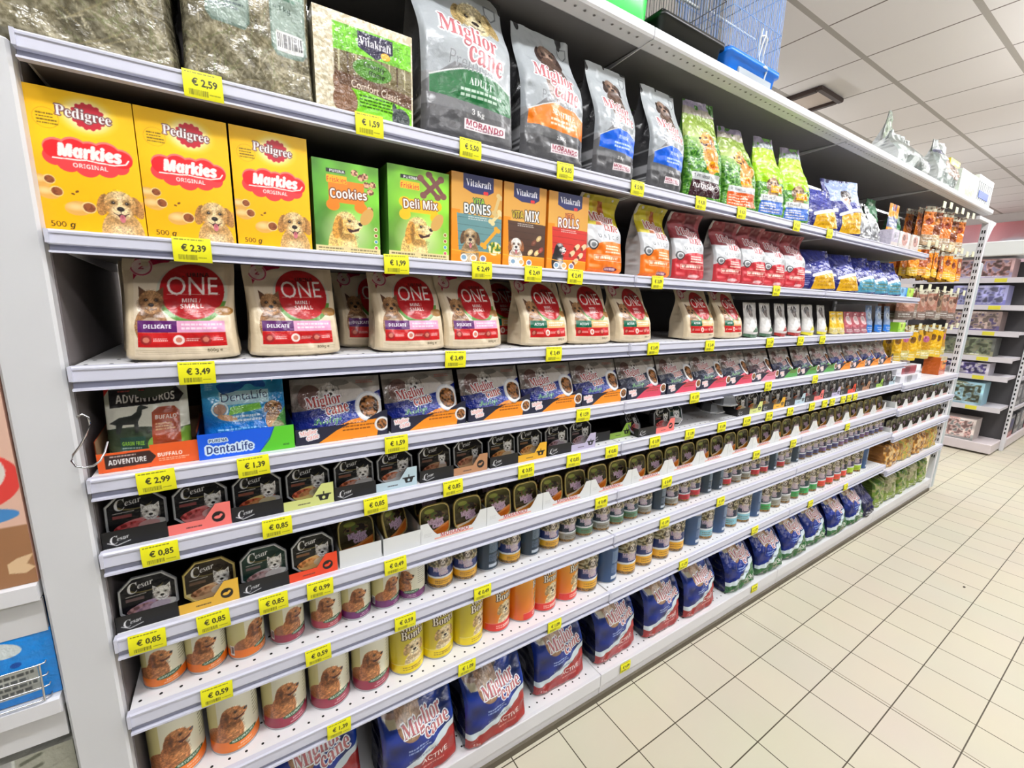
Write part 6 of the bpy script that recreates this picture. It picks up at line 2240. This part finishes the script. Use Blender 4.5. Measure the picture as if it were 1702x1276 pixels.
P['wrap1'] = lump('wrapped_bundle', 0.5, 0.22, 0.2, art_wrap(0.5, 0.22, [(0.85, 0.25, 0.12, 0.05, (50, 56, 96))]), M_GLOSS, 101, topw=0.6)
put('wrap1', 3.6, 0.03, z, 'flat bundle in clear plastic lying on the canopy edge', 'wrapped bundle')
P['wrap2'] = lump('wrapped_bundle', 0.32, 0.3, 0.15, art_wrap(0.32, 0.3, [(0.55, 0.4, 0.34, 0.2, (150, 130, 116)), (0.2, 0.75, 0.2, 0.05, (44, 50, 80)), (0.5, 0.5, 0.14, 0.1, (110, 86, 70))]), M_GLOSS, 103, topw=0.8)
put('wrap2', 4.22, 0.04, z, 'clear plastic bag with brown contents on the canopy', 'wrapped bundle')
P['wrap3'] = lump('tied_bag', 0.26, 0.5, 0.14, art_wrap(0.26, 0.5, [(0.5, 0.4, 0.3, 0.2, (180, 206, 172))], (196, 210, 190), 4), M_GLOSS, 105, topw=0.18)
put('wrap3', 3.98, 0.26, z, 'pale green-white plastic bag tied to a tall point on the canopy', 'bag')
P['ypack'] = carton('yellow_pack', art_plain(0.22, 0.27, (226, 214, 40), (236, 226, 120), (60, 180, 70), 300), 0.12, (222, 206, 60), None, M_GLOSS, 0.008)
put('ypack', 4.62, 0.12, z, 'yellow and green pack among the clear bags on the canopy', 'pack')
P['wpack'] = carton('white_pack', art_plain(0.42, 0.16, (226, 234, 220), (232, 238, 226), (206, 222, 190), 300), 0.09, (222, 230, 216), None, M_GLOSS, 0.01)
put('wpack', 4.6, 0.02, z, 'white soft pack in front of the yellow pack on the canopy', 'pack')
t = tag(empty('plastic_crate', (5.045, 0.03, z)), 'white slatted plastic crate at the far end of the canopy', 'crate')
b = MB()
b.box(-0.2, 0, 0, 0.2, 0.3, 0.012)
for zz0, zz1 in ((0.012, 0.03), (0.16, 0.2)):
    b.box(-0.2, 0, zz0, 0.2, 0.008, zz1)
    b.box(-0.2, 0.292, zz0, 0.2, 0.3, zz1)
    b.box(-0.2, 0.008, zz0, -0.192, 0.292, zz1)
    b.box(0.192, 0.008, zz0, 0.2, 0.292, zz1)
for q in range(9):
    b.box(-0.2 + q * 0.048, 0.001, 0.03, -0.184 + q * 0.048, 0.007, 0.16)
    b.box(-0.2 + q * 0.048, 0.293, 0.03, -0.184 + q * 0.048, 0.299, 0.16)
for q in range(7):
    b.box(-0.199, 0.005 + q * 0.045, 0.03, -0.193, 0.025 + q * 0.045, 0.16)
    b.box(0.193, 0.005 + q * 0.045, 0.03, 0.199, 0.025 + q * 0.045, 0.16)
b.obj('crate_body', M_WHITEP, t)
b = MB()
b.cbox(-0.15, -0.003, 0.05, 0.1, 0.0, 0.1, 0.001)
b.obj('crate_label', mat('blue_label', (60, 90, 170), rough=0.4), t)

# ------------------------------------------------------------ S hook on the end panel
b = MB()
pts = [(0.006, 0, 0.072), (0.013, 0, 0.076), (0.02, 0, 0.07), (0.021, 0, 0.058), (0.014, 0, 0.04), (0.004, 0, 0.022), (-0.006, 0, 0.008), (-0.009, 0, -0.002), (-0.004, -0.002, -0.012), (0.006, -0.003, -0.016),
       (0.018, -0.004, -0.014), (0.026, -0.002, -0.008), (0.032, 0.006, 0.004), (0.036, 0.016, 0.02)]
b.tube([(x, y, zq) for x, y, zq in pts], 0.0017, 8)
o = b.obj('s_hook', M_CHROME)
o.location = (0.0, -0.018, 1.249)
tag(o, 'bent chrome wire hook at the edge of the white end panel', 'hook')

# ------------------------------------------------------------ neighbouring unit on the left
NX0, NX1 = -0.9, -0.08
NP = mat('neighbour_enamel', (216, 216, 218), rough=0.4, vary=0.02)


def nshelf(zt, label, depth=0.42):
    t = tag(empty('shelf', (NX0, 0.0, zt)), label, 'shelf', 'neighbour unit shelves')
    b = MB()
    b.box(0, 0.004, -0.03, NX1 - NX0 - 0.002, depth, 0)
    b.obj('deck', NP, t)
    b = MB()
    b.sweep([(0.004, 0.0), (-0.003, -0.002), (-0.003, -0.03), (0.002, -0.034), (0.004, -0.034)], 0, NX1 - NX0 - 0.002)
    b.obj('front_edge', M_STEEL, t)
    return t


nshelf(1.033, 'white shelf of the unit on the left, under the peach box')
nshelf(0.804, 'white shelf of the unit on the left, under the blue packs')
nshelf(0.56, 'lowest white shelf of the unit on the left')
b = MB()
b.box(NX0, 0.43, 0.02, NX1 - 0.002, 0.445, 1.95)
tag(b.obj('back_panel', NP), 'white back panel of the unit on the left', 'panel')
b = MB()
b.box(NX0, 0.012, 0.934, NX1 - 0.003, 0.018, 0.998)
tag(b.obj('valance_board', NP), 'plain white board under the peach box shelf', 'panel')
b = MB()
b.box(NX0, 0.012, 0.712, NX1 - 0.003, 0.018, 0.77)
tag(b.obj('valance_board', NP), 'plain white board under the blue pack shelf', 'panel')
Ap = Art(0.32, 0.42, (222, 182, 162), 600)
yb = lambda zz: (zz - 1.0335) / 0.42
Ap.rect(0, 0, 1, yb(1.141), (152, 108, 74))
Ap.poly([(0.9, 0.1), (0.94, 0.12), (1, 0.13), (0.97, 0.09), (1, 0.07), (0.96, 0.05), (0.9, 0.06)], (222, 190, 150))
Ap.ell(0.82, yb(1.225), 0.19, 0.16, (214, 64, 58))
Ap.ell(0.79, yb(1.238), 0.17, 0.14, (222, 214, 206))
Ap.ell(0.78, yb(1.246), 0.16, 0.125, (156, 148, 136))
Ap.ell(0.84, yb(1.163), 0.14, 0.042, (66, 130, 190))
Ap.rect(0, 0.93, 1, 1, (176, 190, 120))
P['peach'] = carton('cardboard_box', Ap, 0.3, (206, 160, 140))
put('peach', -0.081 - 0.16, 0.006, 1.0335, 'peach and brown printed box with red ring, left of the end panel', 'box')
Ab = Art(0.17, 0.132, (24, 130, 214), 900)
Ab.ell(0.45, 0.8, 0.2, 0.09, (206, 214, 214), 12)
Ab.ell(0.62, 0.84, 0.16, 0.08, (206, 214, 214), -14)
Ab.ell(0.3, 0.3, 0.12, 0.14, (206, 220, 224))
Ab.rect(0.36, 0.12, 0.86, 0.5, (176, 178, 170))
Ab.lines(0.38, 0.15, 0.84, 0.48, 4, (60, 64, 66), 0.8, 3, 0.6)
Ab.ell(0.4, 0.58, 0.04, 0.03, (14, 70, 150))
Ab.ell(0.72, 0.6, 0.04, 0.03, (14, 70, 150))
P['bluep'] = carton('blue_pack', Ab, 0.12, (20, 110, 190), None, M_GLOSS, 0.006)
for i in range(3):
    put('bluep', -0.166 - 0.18 * i, 0.014, 0.8055, f'bright blue pack in the wire basket, {ORD[i]} from the end panel', 'pack', 'blue packs in the basket')
t = tag(empty('wire_basket', (NX0, 0, 0.806)), 'chrome wire fence along the shelf edge before the blue packs', 'basket')
b = MB()
L_ = NX1 - NX0 - 0.014
for zz in (0.003, 0.024, 0.046, 0.07):
    b.tube([(0.0, -0.002 + 0.006 * (zz > 0.02), zz), (L_ - 0.01, -0.002 + 0.006 * (zz > 0.02), zz), (L_, 0.006, zz), (L_, 0.3, zz)], 0.0016, 6)
b.obj('rails', M_CHROME, t)
for q in range(5):
    b = MB()
    b.tube([(0.02 + q * 0.195, 0.0, 0.0), (0.02 + q * 0.195, 0.006, 0.072)], 0.0016, 6)
    b.obj('strut', M_CHROME, t)
Aw = Art(0.2, 0.13, (190, 192, 184), 500)
Aw.speck(Aw.xx < 0.6, [(150, 150, 146), (196, 198, 196), (226, 228, 228)], 0.07, 4)
Aw.rect(0.62, 0, 1, 1, (150, 150, 136))
for q in range(6):
    Aw.line([(0.66, 0.9 - q * 0.15), (0.78, 0.95 - q * 0.15)], 0.03, (90, 92, 78))
P['greyp'] = carton('wrapped_pack', Aw, 0.14, (170, 170, 160), None, M_GLOSS, 0.008)
put('greyp', -0.183, 0.02, 0.561, 'clear-wrapped grey pack on the lowest left shelf', 'pack')

# ------------------------------------------------------------ end unit across the far cross aisle
EX = 7.1
t = tag(empty('end_unit', (EX, -0.03, 0)), 'white shelving end unit facing the aisle beyond the gondola', 'shelving')
b = MB()
b.cbox(0.0, 0.0, 0.02, 0.42, 1.05, 0.125, 0.006)
b.obj('base', mat('pinkish_steel', (214, 204, 206), rough=0.4), t)
b = MB()
b.box(0.43, 0.0, 0.02, 0.46, 1.05, 2.1)
b.obj('back_panel', mat('end_back', (70, 68, 70), rough=0.6), t)
for yy in (0.0, 1.05):
    b = MB()
    b.cbox(0.4, yy - 0.03, 0.0, 0.46, yy, 2.1, 0.003)
    for i in range(36):
        b.box(0.399, yy - 0.021, 0.2 + i * 0.05, 0.4001, yy - 0.009, 0.225 + i * 0.05, 1)
    b.obj('slotted_upright', [M_STEEL, M_HOLE], t)
for i, zt in enumerate((0.53, 0.87, 1.075, 1.35, 1.625, 1.91)):
    b = MB()
    b.box(0.02, 0.01, zt - 0.03, 0.43, 1.04, zt)
    b.box(0.0, 0.005, zt - 0.05, 0.02, 1.045, zt + 0.004)
    sh = b.obj('shelf_board', mat('pale_shelf', (206, 202, 208), rough=0.4), t)
    b = MB()
    b.box(-0.002, 0.18, zt - 0.045, 0.0, 0.27, zt - 0.005)
    b.obj('price_label', mat('label_yellow', (214, 206, 60), rough=0.5), sh)
b = MB()
b.cbox(0.0, -0.03, 2.14, 0.5, 1.08, 2.29, 0.01)
b.obj('header_board', M_WHITEP, t)
boxes = [(0.125, 0.24, (190, 180, 176), (150, 150, 150), (190, 150, 146), 'pink and grey boxed tank on the base of the far end unit'),
         (0.5305, 0.25, (150, 190, 206), (160, 196, 210), (110, 116, 90), 'pale blue boxed tank on the far end unit'),
         (0.8705, 0.13, (190, 186, 196), (206, 200, 206), (80, 70, 130), 'low white and violet box on the far end unit'),
         (1.0755, 0.2, (90, 92, 88), (150, 150, 120), (120, 130, 100), 'dark boxed set on the middle of the far end unit'),
         (1.3505, 0.21, (120, 104, 100), (90, 80, 120), (170, 150, 140), 'brown and violet picture box on the far end unit'),
         (1.6255, 0.21, (140, 140, 180), (110, 110, 170), (150, 150, 190), 'blue-grey picture box on the far end unit'),
         (1.9105, 0.2, (170, 140, 140), (160, 150, 180), (140, 100, 96), 'rosy picture box at the top of the far end unit')]
for i, (zt, h, c0, c1, c2, lab) in enumerate(boxes):
    A = art_plain(0.42, h, c0, c1, c2, 160, i)
    A.speck((A.yy > 0.12) & (A.yy < 0.9) & (A.xx > 0.06) & (A.xx < 0.94), [shade(c2, 0.55), c2, shade(c0, 1.1), shade(c1, 0.8)], 0.05, i, (0.3, 0.6, 0.8))
    A.fur(np.ones((A.H, A.W), bool), 0.4, 0.12, i)
    P[f'tank{i}'] = carton('picture_box', A, 0.25, c0)
    put(f'tank{i}', EX + 0.03, 0.34, zt, lab, 'box', rz=-math.pi / 2)
# shelves running on behind it
t = tag(empty('far_gondola', (EX + 0.52, -0.06, 0)), 'far gondola run behind the end unit', 'shelving')
b = MB()
b.cbox(0.0, 0.0, 0.02, 3.9, 0.5, 0.13, 0.006)
b.obj('base', mat('pinkish_steel'), t)
for i, zt in enumerate((0.5, 0.85, 1.2, 1.6)):
    b = MB()
    b.box(0.0, 0.0, zt - 0.04, 3.9, 0.45, zt)
    b.obj('shelf_board', mat('pale_shelf'), t)
b = MB()
b.box(0.0, 0.5, 0.02, 3.9, 0.52, 2.0)
b.obj('back_panel', mat('end_back'), t)
fc = [((60, 60, 70), (150, 60, 70), (40, 40, 110)), ((50, 50, 56), (120, 120, 126), (170, 172, 176)), ((120, 122, 126), (70, 70, 76), (190, 180, 180))]
for i in range(3):
    P[f'fbox{i}'] = carton('stock_box', art_plain(0.24, 0.26, *fc[i], 120, i), 0.2, fc[i][0])
for r, zt in enumerate((0.1305, 0.5005, 0.8505, 1.2005)):
    for i in range(7):
        put(f'fbox{(i + r) % 3}', EX + 0.68 + 0.3 * i, -0.045, zt, f'dark stock box, {ORD[i]} on the {["bottom", "second", "third", "upper"][r]} shelf of the far run', 'box', 'boxes on the far run')

# pink banner along the far wall
A = Art(6.0, 0.95, (226, 150, 156), 16)
A.grad(0, 0, 1, 1, (206, 196, 214), (226, 140, 146), 90)
A.fur(np.ones((A.H, A.W), bool), 0.25, 0.05, 5)
for q in range(14):
    A.ell(0.03 + q * 0.075, 0.35 + 0.12 * (q % 3), 0.03, 0.015, [(190, 190, 216), (120, 90, 130), (206, 206, 220)][q % 3])
C, _ = A.colors()
nv, nu = C.shape[:2]
o = grid_obj('wall_banner', [(quad((FAR - 0.03, 3.4, 2.25), (FAR - 0.03, -2.6, 2.25), (FAR - 0.03, -2.6, 3.15), (FAR - 0.03, 3.4, 3.15), nu, nv), C),
                             (quad((FAR - 0.012, -2.6, 2.25), (FAR - 0.012, 3.4, 2.25), (FAR - 0.012, 3.4, 3.15), (FAR - 0.012, -2.6, 3.15)), (200, 150, 156))], M_MATTE, smooth=False)
tag(o, 'long pink printed banner high on the far wall', 'banner')

# small dark spots of litter on the tiles
b = MB()
for q in range(1):
    b.loft([[(0.011 * k * math.cos(a), 0.006 * k * math.sin(a), zz) for a in (2 * math.pi * i / 9 for i in range(9))] for k, zz in ((1, 0.0002), (0.8, 0.002), (0.3, 0.003))])
o = b.obj('litter_scrap', mat('dark_scrap', (60, 50, 40), rough=0.8))
o.location = (3.627, -0.542, 0)
tag(o, 'small dark scrap lying on the beige floor tiles', 'litter')

# unused patterns are dropped
for k in list(PROTO):
    if k not in USED:
        p = PROTO[k]
        for ch in list(p.children):
            bpy.data.objects.remove(ch)
        bpy.data.objects.remove(p)
